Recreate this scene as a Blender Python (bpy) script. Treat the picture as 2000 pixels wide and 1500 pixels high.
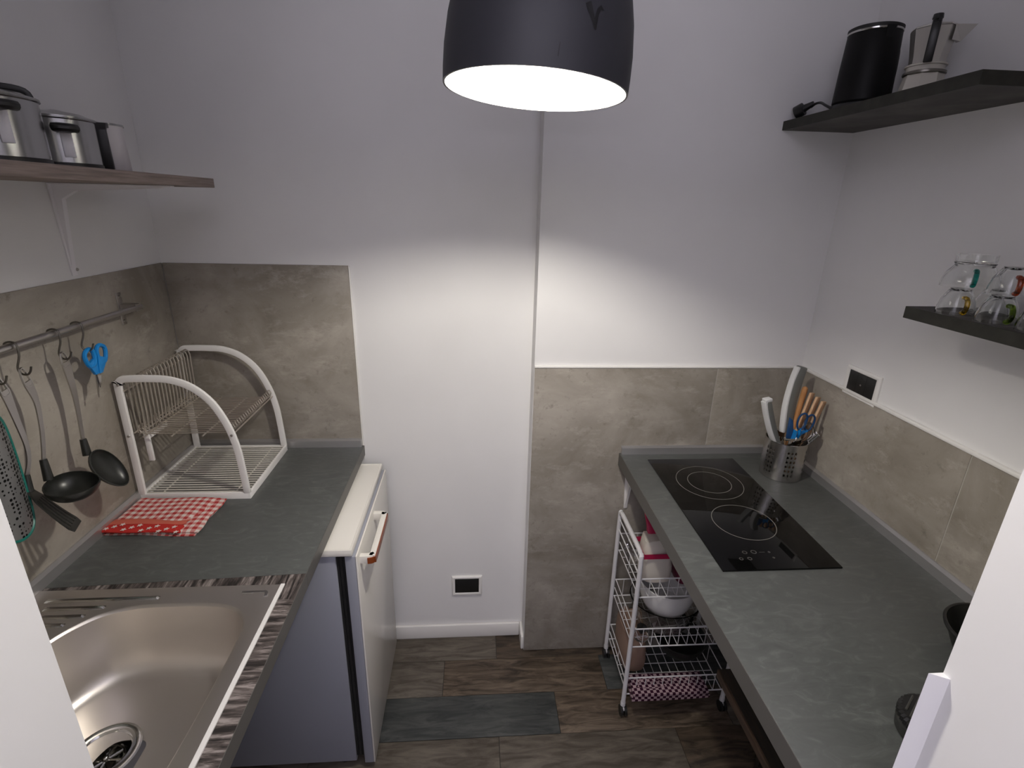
import bpy, bmesh, math, random
from mathutils import Vector, Matrix
random.seed(7)
sc = bpy.context.scene
for o in list(bpy.data.objects): bpy.data.objects.remove(o)
COL = sc.collection
PI = math.pi

# ------------------------------------------------------------------ camera
H = 1.6439
yaw, pitch, roll = 0.0777, -0.3362, 0.0248
cy, sy, cp, sp = math.cos(yaw), math.sin(yaw), math.cos(pitch), math.sin(pitch)
fwd = Vector((sy*cp, cy*cp, sp)); rgt = Vector((cy, -sy, 0)); upv = rgt.cross(fwd)
r2 = math.cos(roll)*rgt + math.sin(roll)*upv
u2 = -math.sin(roll)*rgt + math.cos(roll)*upv
cam_d = bpy.data.cameras.new('camera'); cam = bpy.data.objects.new('camera', cam_d); COL.objects.link(cam)
M = Matrix((r2, u2, -fwd)).transposed().to_4x4(); M.translation = Vector((0, 0, H)); cam.matrix_world = M
cam_d.sensor_fit = 'HORIZONTAL'; cam_d.sensor_width = 36.0; cam_d.lens = 36.0*1008.28/2000.0
cam_d.clip_start = 0.01; cam_d.clip_end = 50
sc.camera = cam

# ------------------------------------------------------------------ world, lights, exposure
w = bpy.data.worlds.new('world'); sc.world = w; w.use_nodes = True
w.node_tree.nodes['Background'].inputs[0].default_value = (0.6, 0.65, 0.8, 1)
w.node_tree.nodes['Background'].inputs[1].default_value = 0.05
LAMP_W = 900.0          # radiance of the frosted bulb in the pendant
ROOM_W = 66.0          # cool light of the room behind the camera
ld = bpy.data.lights.new('room_light', 'AREA'); ld.shape = 'RECTANGLE'; ld.size = 1.6; ld.size_y = 1.2
ld.energy = ROOM_W; ld.color = (0.86, 0.83, 0.96)
lo = bpy.data.objects.new('room_light', ld); COL.objects.link(lo); lo.location = (-0.25, -1.2, 1.7); lo.rotation_euler = (math.radians(180), 0, 0)
sc.view_settings.view_transform = 'Standard'; sc.view_settings.look = 'None'
sc.view_settings.exposure = 0.0; sc.view_settings.gamma = 1.0; sc.view_settings.use_curve_mapping = False

# ------------------------------------------------------------------ materials
def srgb(r, g, b):
    f = lambda c: (c/255/12.92) if c/255 <= 0.04045 else ((c/255+0.055)/1.055)**2.4
    return (f(r), f(g), f(b), 1)
MATS = {}
def mat(name, col, rough=0.5, metal=0.0, spec=0.5, bump=None, vary=None, coat=0.0):
    """plain principled material; vary=(colour2, scale, stretch xyz, detail, lo, hi); bump=(scale, strength, stretch)"""
    if name in MATS: return MATS[name]
    m = bpy.data.materials.new(name); m.use_nodes = True; nt = m.node_tree; N = nt.nodes; L = nt.links
    b = N['Principled BSDF']; b.inputs['Base Color'].default_value = col
    b.inputs['Roughness'].default_value = rough; b.inputs['Metallic'].default_value = metal
    b.inputs['Specular IOR Level'].default_value = spec; b.inputs['Coat Weight'].default_value = coat
    tc = N.new('ShaderNodeTexCoord')
    def noise(scale, stretch, detail=4, rough_=0.55):
        mp = N.new('ShaderNodeMapping'); mp.inputs['Scale'].default_value = stretch
        L.new(tc.outputs['Object'], mp.inputs['Vector'])
        n = N.new('ShaderNodeTexNoise'); n.inputs['Scale'].default_value = scale
        n.inputs['Detail'].default_value = detail; n.inputs['Roughness'].default_value = rough_
        L.new(mp.outputs[0], n.inputs['Vector']); return n
    if vary:
        c2, s, st, det, lo_, hi_ = vary
        n = noise(s, st, det); r = N.new('ShaderNodeMapRange'); r.inputs[1].default_value = lo_; r.inputs[2].default_value = hi_
        L.new(n.outputs['Fac'], r.inputs[0]); x = N.new('ShaderNodeMix'); x.data_type = 'RGBA'
        x.inputs[6].default_value = col; x.inputs[7].default_value = c2
        L.new(r.outputs[0], x.inputs[0]); L.new(x.outputs[2], b.inputs['Base Color'])
    if bump:
        s, k, st = bump; n = noise(s, st, 3); bp = N.new('ShaderNodeBump'); bp.inputs['Strength'].default_value = k; bp.inputs['Distance'].default_value = 0.002
        L.new(n.outputs['Fac'], bp.inputs['Height']); L.new(bp.outputs[0], b.inputs['Normal'])
    MATS[name] = m; return m
ONE = (1, 1, 1)
M_wall = mat('wall_paint', (0.83, 0.82, 0.815, 1), 0.6, spec=0.2, bump=(60, 0.08, ONE), vary=((0.80, 0.79, 0.785, 1), 3, ONE, 3, 0.4, 0.7))
M_ceil = mat('ceiling_paint', (0.84, 0.83, 0.84, 1), 0.8, spec=0.1)
M_white = mat('white_lacquer', (0.84, 0.82, 0.80, 1), 0.35)
M_trimw = mat('white_trim', (0.84, 0.82, 0.79, 1), 0.4)
M_fridge = mat('white_fridge_enamel', (0.82, 0.79, 0.73, 1), 0.18, bump=(250, 0.03, ONE))
M_fridge_shade = mat('fridge_side_shaded', (0.31, 0.32, 0.37, 1), 0.35, bump=(250, 0.04, ONE))  # side of the white fridge, its bluish shade put into the colour
M_rubber = mat('black_rubber', (0.012, 0.012, 0.012, 1), 0.6)
M_black = mat('black_plastic', (0.010, 0.010, 0.010, 1), 0.38)
M_nylon = mat('black_nylon', (0.014, 0.015, 0.013, 1), 0.34)
M_steel = mat('brushed_steel', (0.48, 0.46, 0.44, 1), 0.30, 1.0, bump=(180, 0.04, (1, 12, 1)))
M_sink = mat('sink_steel', (0.72, 0.68, 0.645, 1), 0.38, 1.0, bump=(140, 0.02, (1, 14, 1)))
M_polished = mat('polished_steel', (0.55, 0.54, 0.52, 1), 0.13, 1.0)
M_wire = mat('steel_wire', (0.66, 0.61, 0.55, 1), 0.34, 0.85)
M_alu = mat('aluminium', (0.55, 0.54, 0.54, 1), 0.34, 0.8, bump=(120, 0.04, (12, 12, 1)))
M_glassblack = mat('black_ceramic_glass', (0.003, 0.003, 0.003, 1), 0.035, spec=0.32)
M_floorwire = mat('pale_wire', (0.80, 0.76, 0.69, 1), 0.35, 0.3)
M_pot = mat('satin_pot_steel', (0.42, 0.42, 0.42, 1), 0.24, 1.0)
M_bracket = mat('white_bracket_enamel', (0.86, 0.84, 0.86, 1), 0.4)
M_door_shade = mat('door_side_shaded', (0.33, 0.34, 0.39, 1), 0.35)  # shaded sides of the white door, shade put into the colour
M_print = mat('grey_print', (0.20, 0.19, 0.17, 1), 0.35)
M_printdim = mat('dim_print', (0.06, 0.058, 0.053, 1), 0.35)
M_shelfdark = mat('dark_laminate', (0.050, 0.046, 0.041, 1), 0.6, spec=0.3, vary=((0.11, 0.10, 0.09, 1), 9, (1, 1, 1), 6, 0.4, 0.7))
M_shelfedge = mat('dark_shelf_edging', (0.026, 0.026, 0.020, 1), 0.6, spec=0.3, vary=((0.040, 0.039, 0.031, 1), 40, ONE, 4, 0.4, 0.7))
M_shelfoak = mat('taupe_oak_laminate', (0.30, 0.24, 0.21, 1), 0.6, spec=0.3, vary=((0.19, 0.15, 0.13, 1), 14, (10, 0.7, 14), 5, 0.4, 0.65))
M_blue = mat('blue_plastic', (0.005, 0.22, 0.60, 1), 0.35)
M_darkblue = mat('dark_blue_plastic', (0.008, 0.05, 0.15, 1), 0.35)
M_teal = mat('teal_plastic', (0.008, 0.15, 0.12, 1), 0.4)
M_grey = mat('grey_rubber_grip', (0.16, 0.165, 0.155, 1), 0.5)
M_greyw = mat('pale_grey_plastic', (0.66, 0.66, 0.66, 1), 0.4)
M_woodspoon = mat('pale_beech', (0.62, 0.40, 0.24, 1), 0.6, vary=((0.48, 0.28, 0.15, 1), 20, (6, 6, 1), 4, 0.4, 0.7))
M_woodspoon2 = mat('orange_beech', (0.50, 0.24, 0.09, 1), 0.6, vary=((0.40, 0.18, 0.06, 1), 20, (6, 6, 1), 4, 0.4, 0.7))
M_brown = mat('rust_plastic', (0.25, 0.055, 0.012, 1), 0.35)
M_pink = mat('magenta_wrap', (0.45, 0.012, 0.07, 1), 0.4)
M_maroon = mat('maroon_wrap', (0.12, 0.008, 0.035, 1), 0.4)
M_bag = mat('white_paper_bag', (0.68, 0.63, 0.56, 1), 0.7, bump=(25, 0.5, ONE))
M_kraft = mat('brown_kraft', (0.27, 0.18, 0.135, 1), 0.8, vary=((0.24, 0.15, 0.11, 1), 12, ONE, 5, 0.4, 0.65), bump=(40, 0.3, ONE))
M_porcelain = mat('white_porcelain', (0.72, 0.71, 0.70, 1), 0.2)
M_lampout = mat('anthracite_lacquer', (0.030, 0.030, 0.036, 1), 0.5, spec=0.4, bump=(90, 0.05, ONE))
M_lampin = mat('lamp_inside_white', (0.26, 0.257, 0.252, 1), 0.6)
M_smudge = mat('dark_smudge', (0.006, 0.006, 0.007, 1), 0.5)
M_lowboard = mat('dark_brown_board', (0.018, 0.015, 0.011, 1), 0.6, vary=((0.04, 0.028, 0.018, 1), 12, (10, 1, 10), 4, 0.4, 0.7))
M_boardedge = mat('brown_board_edge', (0.11, 0.068, 0.042, 1), 0.6, vary=((0.05, 0.036, 0.024, 1), 12, (10, 1, 10), 4, 0.4, 0.7))
M_dark = mat('dark_grout', (0.05, 0.045, 0.04, 1), 0.8)

def glass(name, col=(1, 1, 1, 1), rough=0.0, ior=1.45):
    m = bpy.data.materials.new(name); m.use_nodes = True; b = m.node_tree.nodes['Principled BSDF']
    b.inputs['Base Color'].default_value = col; b.inputs['Roughness'].default_value = rough
    b.inputs['Transmission Weight'].default_value = 1.0; b.inputs['IOR'].default_value = ior; return m
M_glass = glass('clear_glass', (0.98, 0.99, 0.985, 1))
M_gteal = glass('teal_glass', (0.01, 0.30, 0.25, 1)); M_gred = glass('red_glass', (0.38, 0.05, 0.01, 1))
M_gamb = glass('amber_glass', (0.62, 0.38, 0.01, 1)); M_ggrn = glass('green_glass', (0.15, 0.26, 0.01, 1))
M_plastic_clear = glass('clear_plastic', (0.9, 0.88, 0.9, 1), 0.15, 1.2)

def concrete():
    m = bpy.data.materials.new('concrete_look_tile'); m.use_nodes = True; N = m.node_tree.nodes; L = m.node_tree.links; b = N['Principled BSDF']
    b.inputs['Roughness'].default_value = 0.5; b.inputs['Specular IOR Level'].default_value = 0.35
    tc = N.new('ShaderNodeTexCoord')
    def noise(s, d, r, dist=0.0, sc3=(1, 1, 1)):
        mp = N.new('ShaderNodeMapping'); mp.inputs['Scale'].default_value = sc3; L.new(tc.outputs['Object'], mp.inputs[0])
        n = N.new('ShaderNodeTexNoise'); n.inputs['Scale'].default_value = s; n.inputs['Detail'].default_value = d; n.inputs['Roughness'].default_value = r; n.inputs['Distortion'].default_value = dist
        L.new(mp.outputs[0], n.inputs[0]); return n.outputs['Fac']
    def mix(fac, a, c):
        x = N.new('ShaderNodeMix'); x.data_type = 'RGBA'; L.new(fac, x.inputs[0])
        for i, v in ((6, a), (7, c)):
            if isinstance(v, tuple): x.inputs[i].default_value = v
            else: L.new(v, x.inputs[i])
        return x.outputs[2]
    def rng(f, lo, hi):
        r = N.new('ShaderNodeMapRange'); r.inputs[1].default_value = lo; r.inputs[2].default_value = hi; L.new(f, r.inputs[0]); return r.outputs[0]
    c1 = mix(rng(noise(3.2, 6, 0.62, 0.6), 0.36, 0.66), (0.222, 0.196, 0.162, 1), (0.390, 0.357, 0.312, 1))
    c2 = mix(rng(noise(9, 8, 0.75, 0.2, (1, 1, 2.2)), 0.52, 0.80), c1, (0.46, 0.42, 0.37, 1))
    c3 = mix(rng(noise(30, 8, 0.8, 0.2), 0.56, 0.80), c2, (0.13, 0.115, 0.093, 1))
    L.new(c3, b.inputs['Base Color'])
    bp = N.new('ShaderNodeBump'); bp.inputs['Strength'].default_value = 0.08; bp.inputs['Distance'].default_value = 0.002
    L.new(noise(40, 4, 0.6), bp.inputs['Height']); L.new(bp.outputs[0], b.inputs['Normal']); return m
M_tile = concrete()

def slate():
    m = bpy.data.materials.new('slate_laminate'); m.use_nodes = True; N = m.node_tree.nodes; L = m.node_tree.links; b = N['Principled BSDF']
    b.inputs['Roughness'].default_value = 0.42; b.inputs['Specular IOR Level'].default_value = 0.45
    tc = N.new('ShaderNodeTexCoord'); mp = N.new('ShaderNodeMapping'); mp.inputs['Rotation'].default_value = (0, 0, 0.7); mp.inputs['Scale'].default_value = (1, 2.2, 1); L.new(tc.outputs['Object'], mp.inputs[0])
    n = N.new('ShaderNodeTexNoise'); n.inputs['Scale'].default_value = 16; n.inputs['Detail'].default_value = 7; n.inputs['Roughness'].default_value = 0.62; n.inputs['Distortion'].default_value = 1.6; L.new(mp.outputs[0], n.inputs[0])
    n2 = N.new('ShaderNodeTexNoise'); n2.inputs['Scale'].default_value = 2.5; n2.inputs['Detail'].default_value = 3; L.new(tc.outputs['Object'], n2.inputs[0])
    r = N.new('ShaderNodeValToRGB'); e = r.color_ramp.elements
    e[0].position = 0.32; e[0].color = (0.056, 0.062, 0.060, 1); e[1].position = 0.75; e[1].color = (0.175, 0.185, 0.176, 1)
    k = e.new(0.55); k.color = (0.088, 0.096, 0.092, 1); L.new(n.outputs['Fac'], r.inputs[0])
    x = N.new('ShaderNodeMix'); x.data_type = 'RGBA'; x.inputs[7].default_value = (0.096, 0.099, 0.095, 1); L.new(n2.outputs['Fac'], x.inputs[0]); L.new(r.outputs[0], x.inputs[6]); L.new(x.outputs[2], b.inputs['Base Color'])
    bp = N.new('ShaderNodeBump'); bp.inputs['Strength'].default_value = 0.22; bp.inputs['Distance'].default_value = 0.003; L.new(n.outputs['Fac'], bp.inputs['Height']); L.new(bp.outputs[0], b.inputs['Normal']); return m
M_slate = slate()
M_slateedge = mat('slate_edge_band', (0.105, 0.10, 0.092, 1), 0.45)

def streakwood(name, stretch):
    m = bpy.data.materials.new(name); m.use_nodes = True; N = m.node_tree.nodes; L = m.node_tree.links; b = N['Principled BSDF']; b.inputs['Roughness'].default_value = 0.5
    tc = N.new('ShaderNodeTexCoord'); mp = N.new('ShaderNodeMapping'); mp.inputs['Scale'].default_value = stretch; L.new(tc.outputs['Object'], mp.inputs[0])
    n = N.new('ShaderNodeTexNoise'); n.inputs['Scale'].default_value = 10; n.inputs['Detail'].default_value = 5; n.inputs['Roughness'].default_value = 0.7; n.inputs['Distortion'].default_value = 0.5; L.new(mp.outputs[0], n.inputs[0])
    r = N.new('ShaderNodeValToRGB'); e = r.color_ramp.elements; e[0].position = 0.40; e[0].color = (0.016, 0.013, 0.012, 1); e[1].position = 0.64; e[1].color = (0.32, 0.28, 0.265, 1); k = e.new(0.52); k.color = (0.10, 0.082, 0.076, 1)
    L.new(n.outputs['Fac'], r.inputs[0]); L.new(r.outputs[0], b.inputs['Base Color']); return m
M_streak_y = streakwood('streaked_wood_front', (1.0, 9, 1))
M_streak_x = streakwood('streaked_wood_back', (9, 1.0, 1))

def plank(name, a, c):
    m = bpy.data.materials.new(name); m.use_nodes = True; N = m.node_tree.nodes; L = m.node_tree.links; b = N['Principled BSDF']; b.inputs['Roughness'].default_value = 0.5; b.inputs['Specular IOR Level'].default_value = 0.35
    tc = N.new('ShaderNodeTexCoord'); oi = N.new('ShaderNodeObjectInfo'); mp = N.new('ShaderNodeMapping'); mp.inputs['Scale'].default_value = (2.0, 11, 4)
    vm = N.new('ShaderNodeVectorMath'); vm.operation = 'SCALE'; vm.inputs[0].default_value = (3.1, 7.7, 5.3); L.new(oi.outputs['Random'], vm.inputs['Scale'])
    L.new(vm.outputs[0], mp.inputs['Location']); L.new(tc.outputs['Object'], mp.inputs[0])
    n = N.new('ShaderNodeTexNoise'); n.inputs['Scale'].default_value = 3.5; n.inputs['Detail'].default_value = 8; n.inputs['Roughness'].default_value = 0.66; n.inputs['Distortion'].default_value = 0.9; L.new(mp.outputs[0], n.inputs[0])
    r = N.new('ShaderNodeValToRGB'); e = r.color_ramp.elements; e[0].position = 0.38; e[0].color = a; e[1].position = 0.66; e[1].color = c
    L.new(n.outputs['Fac'], r.inputs[0]); L.new(r.outputs[0], b.inputs['Base Color'])
    bp = N.new('ShaderNodeBump'); bp.inputs['Strength'].default_value = 0.15; bp.inputs['Distance'].default_value = 0.002; L.new(n.outputs['Fac'], bp.inputs['Height']); L.new(bp.outputs[0], b.inputs['Normal']); return m
M_pl_brown = plank('wood_tile_brown', (0.040, 0.029, 0.020, 1), (0.185, 0.140, 0.100, 1))
M_pl_grey = plank('wood_tile_greige', (0.070, 0.058, 0.045, 1), (0.165, 0.142, 0.115, 1))
M_pl_slate = plank('wood_tile_slate', (0.036, 0.040, 0.040, 1), (0.092, 0.096, 0.090, 1))
M_pl_dark = plank('wood_tile_dark', (0.028, 0.021, 0.015, 1), (0.11, 0.08, 0.055, 1))

def gingham():
    m = bpy.data.materials.new('red_gingham_cloth'); m.use_nodes = True; N = m.node_tree.nodes; L = m.node_tree.links; b = N['Principled BSDF']; b.inputs['Roughness'].default_value = 0.9; b.inputs['Specular IOR Level'].default_value = 0.1
    uv = N.new('ShaderNodeUVMap'); sep = N.new('ShaderNodeSeparateXYZ'); L.new(uv.outputs[0], sep.inputs[0])
    def sq(out, k):
        a = N.new('ShaderNodeMath'); a.operation = 'MULTIPLY'; a.inputs[1].default_value = k; L.new(out, a.inputs[0])
        f = N.new('ShaderNodeMath'); f.operation = 'FRACT'; L.new(a.outputs[0], f.inputs[0])
        g = N.new('ShaderNodeMath'); g.operation = 'GREATER_THAN'; g.inputs[1].default_value = 0.5; L.new(f.outputs[0], g.inputs[0]); return g.outputs[0]
    s = N.new('ShaderNodeMath'); s.operation = 'ADD'; L.new(sq(sep.outputs[0], 52), s.inputs[0]); L.new(sq(sep.outputs[1], 52), s.inputs[1])
    h = N.new('ShaderNodeMath'); h.operation = 'MULTIPLY'; h.inputs[1].default_value = 0.5; L.new(s.outputs[0], h.inputs[0])
    r = N.new('ShaderNodeValToRGB'); r.color_ramp.interpolation = 'CONSTANT'; e = r.color_ramp.elements
    e[0].position = 0; e[0].color = (0.72, 0.64, 0.60, 1); e[1].position = 0.75; e[1].color = (0.42, 0.045, 0.045, 1); k = e.new(0.25); k.color = (0.60, 0.27, 0.25, 1)
    L.new(h.outputs[0], r.inputs[0]); L.new(r.outputs[0], b.inputs['Base Color']); return m
M_ging = gingham()
M_red = mat('red_cloth', (0.50, 0.035, 0.030, 1), 0.9, spec=0.1)
M_coral = mat('coral_cloth', (0.55, 0.13, 0.09, 1), 0.9, spec=0.1)
M_starw = mat('white_star_print', (0.75, 0.66, 0.62, 1), 0.9, spec=0.1)

def dots(name, a, c, scale, thr):
    m = bpy.data.materials.new(name); m.use_nodes = True; N = m.node_tree.nodes; L = m.node_tree.links; b = N['Principled BSDF']; b.inputs['Roughness'].default_value = 0.4
    tc = N.new('ShaderNodeTexCoord'); v = N.new('ShaderNodeTexVoronoi'); v.inputs['Scale'].default_value = scale; v.inputs['Randomness'].default_value = 0.25; L.new(tc.outputs['Object'], v.inputs[0])
    g = N.new('ShaderNodeMath'); g.operation = 'LESS_THAN'; g.inputs[1].default_value = thr; L.new(v.outputs['Distance'], g.inputs[0])
    x = N.new('ShaderNodeMix'); x.data_type = 'RGBA'; x.inputs[6].default_value = a; x.inputs[7].default_value = c; L.new(g.outputs[0], x.inputs[0]); L.new(x.outputs[2], b.inputs['Base Color']); return m, b, g
M_grater, _b, _g = dots('grater_steel', (0.30, 0.30, 0.30, 1), (0.006, 0.006, 0.006, 1), 125, 0.42)
_b.inputs['Metallic'].default_value = 0.7
M_patt = mat('plum_checked_cloth', (0.5, 0.4, 0.4, 1), 0.9, spec=0.1)
_n = M_patt.node_tree; _c = _n.nodes.new('ShaderNodeTexChecker'); _c.inputs['Scale'].default_value = 95
_c.inputs['Color1'].default_value = (0.42, 0.30, 0.32, 1); _c.inputs['Color2'].default_value = (0.035, 0.008, 0.022, 1)
_n.links.new(_n.nodes['Texture Coordinate'].outputs['Object'], _c.inputs['Vector']); _n.links.new(_c.outputs['Color'], _n.nodes['Principled BSDF'].inputs['Base Color'])
def emis(name, col, s):
    m = bpy.data.materials.new(name); m.use_nodes = True; b = m.node_tree.nodes['Principled BSDF']
    b.inputs['Base Color'].default_value = (0.8, 0.8, 0.8, 1); b.inputs['Emission Color'].default_value = col; b.inputs['Emission Strength'].default_value = s; return m
M_bulb = emis('frosted_bulb_glow', (1.0, 0.95, 0.85, 1), LAMP_W)

# ------------------------------------------------------------------ mesh helpers
class MB:
    def __init__(s): s.bm = bmesh.new(); s.uv = None
    def face(s, pts):
        return s.bm.faces.new([s.bm.verts.new(p) for p in pts])
    def box(s, x0, x1, y0, y1, z0, z1):
        v = [s.bm.verts.new((x, y, z)) for x in (x0, x1) for y in (y0, y1) for z in (z0, z1)]
        for f in ((0, 1, 3, 2), (4, 6, 7, 5), (0, 4, 5, 1), (2, 3, 7, 6), (0, 2, 6, 4), (1, 5, 7, 3)): s.bm.faces.new([v[i] for i in f])
        return s
    def loft(s, loops, close=True, cap0=True, cap1=True):
        vl = [[s.bm.verts.new(p) for p in lp] for lp in loops]; n = len(vl[0])
        for a, b in zip(vl[:-1], vl[1:]):
            for i in range(n if close else n-1):
                j = (i+1) % n; s.bm.faces.new((a[i], a[j], b[j], b[i]))
        if cap0: s.bm.faces.new(list(reversed(vl[0])))
        if cap1: s.bm.faces.new(vl[-1])
        return s
    def lathe(s, prof, c=(0, 0, 0), seg=32, cap0=False, cap1=False):
        return s.loft([[(c[0]+r*math.cos(2*PI*i/seg), c[1]+r*math.sin(2*PI*i/seg), c[2]+z) for i in range(seg)] for r, z in prof], True, cap0, cap1)
    def prism(s, poly, z0, z1):
        return s.loft([[(x, y, z0) for x, y in poly], [(x, y, z1) for x, y in poly]])
    def sweep(s, pts, prof, closed=False, up=(0, 0, 1)):
        """prof: list of (a,b) in the frame normal to the path, or function i->list"""
        P = [Vector(p) for p in pts]; n = len(P); loops = []; u = Vector(up)
        prev = None
        for i in range(n):
            if closed: t = (P[(i+1) % n]-P[i-1])
            else: t = (P[min(i+1, n-1)]-P[max(i-1, 0)])
            t.normalize()
            if prev is None:
                a = u - t*u.dot(t)
                if a.length < 1e-3: a = Vector((1, 0, 0)) - t*t.x
                if a.length < 1e-3: a = Vector((0, 1, 0)) - t*t.y
            else: a = prev - t*prev.dot(t)
            a.normalize(); prev = a; b = t.cross(a)
            # keep mitred width
            k = 1.0
            if 0 < i < n-1 or closed:
                d = (P[i]-P[i-1]).normalized(); c_ = max(0.4, d.dot(t)); k = 1/c_
            pr = prof(i) if callable(prof) else prof
            loops.append([tuple(P[i]+a*x*1.0+b*y*1.0) for x, y in pr])
        if closed:
            loops.append(loops[0]); s.loft(loops, True, False, False); bmesh.ops.remove_doubles(s.bm, verts=s.bm.verts, dist=1e-6)
        else: s.loft(loops)
        return s
    def tube(s, pts, r, seg=8, closed=False):
        pr = [(r*math.cos(2*PI*i/seg), r*math.sin(2*PI*i/seg)) for i in range(seg)]
        return s.sweep(pts, pr, closed)
    def cyl(s, p0, p1, r0, r1=None, seg=20):
        r1 = r0 if r1 is None else r1
        P = [Vector(p0), Vector(p1)]; t = (P[1]-P[0]).normalized(); a = Vector((0, 0, 1)) - t*t.z
        if a.length < 1e-3: a = Vector((1, 0, 0))
        a.normalize(); b = t.cross(a)
        return s.loft([[tuple(p+a*r*math.cos(2*PI*i/seg)+b*r*math.sin(2*PI*i/seg)) for i in range(seg)] for p, r in zip(P, (r0, r1))])
    def ball(s, c, r, seg=16, sq=(1, 1, 1)):
        mt = Matrix.Translation(c) @ Matrix.Diagonal((sq[0], sq[1], sq[2], 1))
        bmesh.ops.create_uvsphere(s.bm, u_segments=seg, v_segments=max(6, seg//2), radius=r, matrix=mt); return s
    def xf(s, m): bmesh.ops.transform(s.bm, matrix=m, verts=s.bm.verts); return s
def smooth(pts, n=6, closed=False):
    """Catmull-Rom through points"""
    P = [Vector(p) for p in pts]; out = []; m = len(P)
    rngk = range(m) if closed else range(m-1)
    for i in rngk:
        p0 = P[i-1] if (i > 0 or closed) else P[0]*2-P[1]; p1 = P[i]; p2 = P[(i+1) % m]
        p3 = P[(i+2) % m] if (i+2 < m or closed) else P[-1]*2-P[-2]
        for k in range(n):
            t = k/n; out.append(0.5*((2*p1)+(p2-p0)*t+(2*p0-5*p1+4*p2-p3)*t*t+(3*p1-p0-3*p2+p3)*t**3))
    if not closed: out.append(P[-1])
    return [tuple(p) for p in out]
def rrect(x0, x1, y0, y1, r, n=6):
    out = []
    for cx, cy_, a0 in ((x1-r, y1-r, 0), (x0+r, y1-r, 90), (x0+r, y0+r, 180), (x1-r, y0+r, 270)):
        for k in range(n+1):
            a = math.radians(a0+90*k/n); out.append((cx+r*math.cos(a), cy_+r*math.sin(a)))
    return out

def obj(name, mb, m, parent=None, bevel=0.0, flat=False, solid=0.0, kind=None, sub=0, label=None):
    bm = mb.bm
    if parent is not None:
        bmesh.ops.translate(bm, verts=bm.verts, vec=-parent_world(parent))
    bmesh.ops.recalc_face_normals(bm, faces=bm.faces)
    me = bpy.data.meshes.new(name); bm.to_mesh(me); bm.free()
    o = bpy.data.objects.new(name, me); COL.objects.link(o)
    for mm in (m if isinstance(m, (list, tuple)) else [m]): me.materials.append(mm)
    if parent is not None: o.parent = parent
    if not flat:
        me.polygons.foreach_set('use_smooth', [True]*len(me.polygons)); 
        md = o.modifiers.new('edge', 'EDGE_SPLIT'); md.split_angle = math.radians(32)
    if solid:
        sd = o.modifiers.new('solid', 'SOLIDIFY'); sd.thickness = solid; sd.offset = 0
        o.modifiers.move(len(o.modifiers)-1, 0)
    if bevel:
        bv = o.modifiers.new('bevel', 'BEVEL'); bv.width = bevel; bv.segments = 2; bv.limit_method = 'ANGLE'; bv.angle_limit = math.radians(40)
        o.modifiers.move(len(o.modifiers)-1, 0)
    if sub:
        sm = o.modifiers.new('sub', 'SUBSURF'); sm.levels = sub; sm.render_levels = sub; o.modifiers.move(len(o.modifiers)-1, 0)
    if kind: o['kind'] = kind
    if label: o['label'] = label
    return o
def parent_world(p):
    v = Vector(p.location)
    while p.parent is not None: p = p.parent; v += p.location
    return v
def tag(o, label, cat, group=None):
    o['label'] = label; o['category'] = cat
    if group: o['group'] = group
    return o
def thing(name, label, cat, loc=(0, 0, 0), group=None):
    o = bpy.data.objects.new(name, None); COL.objects.link(o); o.location = loc; o.empty_display_size = 0.05
    return tag(o, label, cat, group)
def struct(name, mb, m, parent=None, **k):
    o = obj(name, mb, m, parent, **k)
    if parent is None: o['kind'] = 'structure'
    return o
def dup(root, loc, label=None, group=None):
    r = root.copy(); COL.objects.link(r); r.location = loc
    if label: r['label'] = label
    if group: r['group'] = group
    for ch in list(root.children):
        c = ch.copy(); COL.objects.link(c); c.parent = r
        for g in ch.children:
            d = g.copy(); COL.objects.link(d); d.parent = c
    return r

# ------------------------------------------------------------------ setting
XLW, XRW, YLW, YRW, XC = -0.928, 1.077, 1.6355, 1.5526, 0.1907
XLF, XRF, ZL, ZR = -0.3758, 0.4919, 0.851, 0.854
CEIL = 2.60
struct('floor', MB().box(-1.8, 2.0, -2.6, 1.80, -0.08, -0.004), M_dark)
fl = bpy.data.objects['floor']
struct('ceiling', MB().box(-1.8, 2.0, -2.6, 1.80, CEIL, CEIL+0.08), M_ceil)
wl = struct('wall_left', MB().box(XLW-0.12, XLW, 0.40, 1.80, 0, CEIL), M_wall)
wb = struct('wall_back', MB().box(XLW-0.12, XC, YLW, 1.80, 0, CEIL), M_wall)
wp = struct('wall_back_right', MB().box(XC, XRW+0.12, YRW, 1.80, 0, CEIL), M_wall)
wr = struct('wall_right', MB().box(XRW, XRW+0.12, 0.40, YRW, 0, CEIL), M_wall)
struct('wall_front_left', MB().prism([(-1.8, 0.10), (-0.391, 0.10), (-0.391, 0.40), (-1.8, 0.40)], 0, CEIL), M_wall)
struct('wall_front_right', MB().prism([(0.519, 0.10), (2.0, 0.10), (2.0, 0.40), (0.519, 0.40)], 0, CEIL), M_wall)
struct('wall_front_header', MB().box(-0.391, 0.519, 0.10, 0.40, 2.46, CEIL), M_wall)
struct('wall_rear', MB().box(-1.8, 2.0, -2.72, -2.6, 0, CEIL), M_wall)
struct('wall_rear_left', MB().box(-1.92, -1.8, -2.72, 0.40, 0, CEIL), M_wall)
struct('wall_rear_right', MB().box(2.0, 2.12, -2.72, 0.40, 0, CEIL), M_wall)
struct('trim_1', MB().prism([(0.519, 0.391), (0.519, 0.40), (0.5015, 0.40)], 0, 1.164), M_wall)

def piece(name, parent, x0, x1, y0, y1, z0, z1, m, bv=0.0015):
    return obj(name, MB().box(x0, x1, y0, y1, z0, z1), m, parent, bevel=bv)
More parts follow.
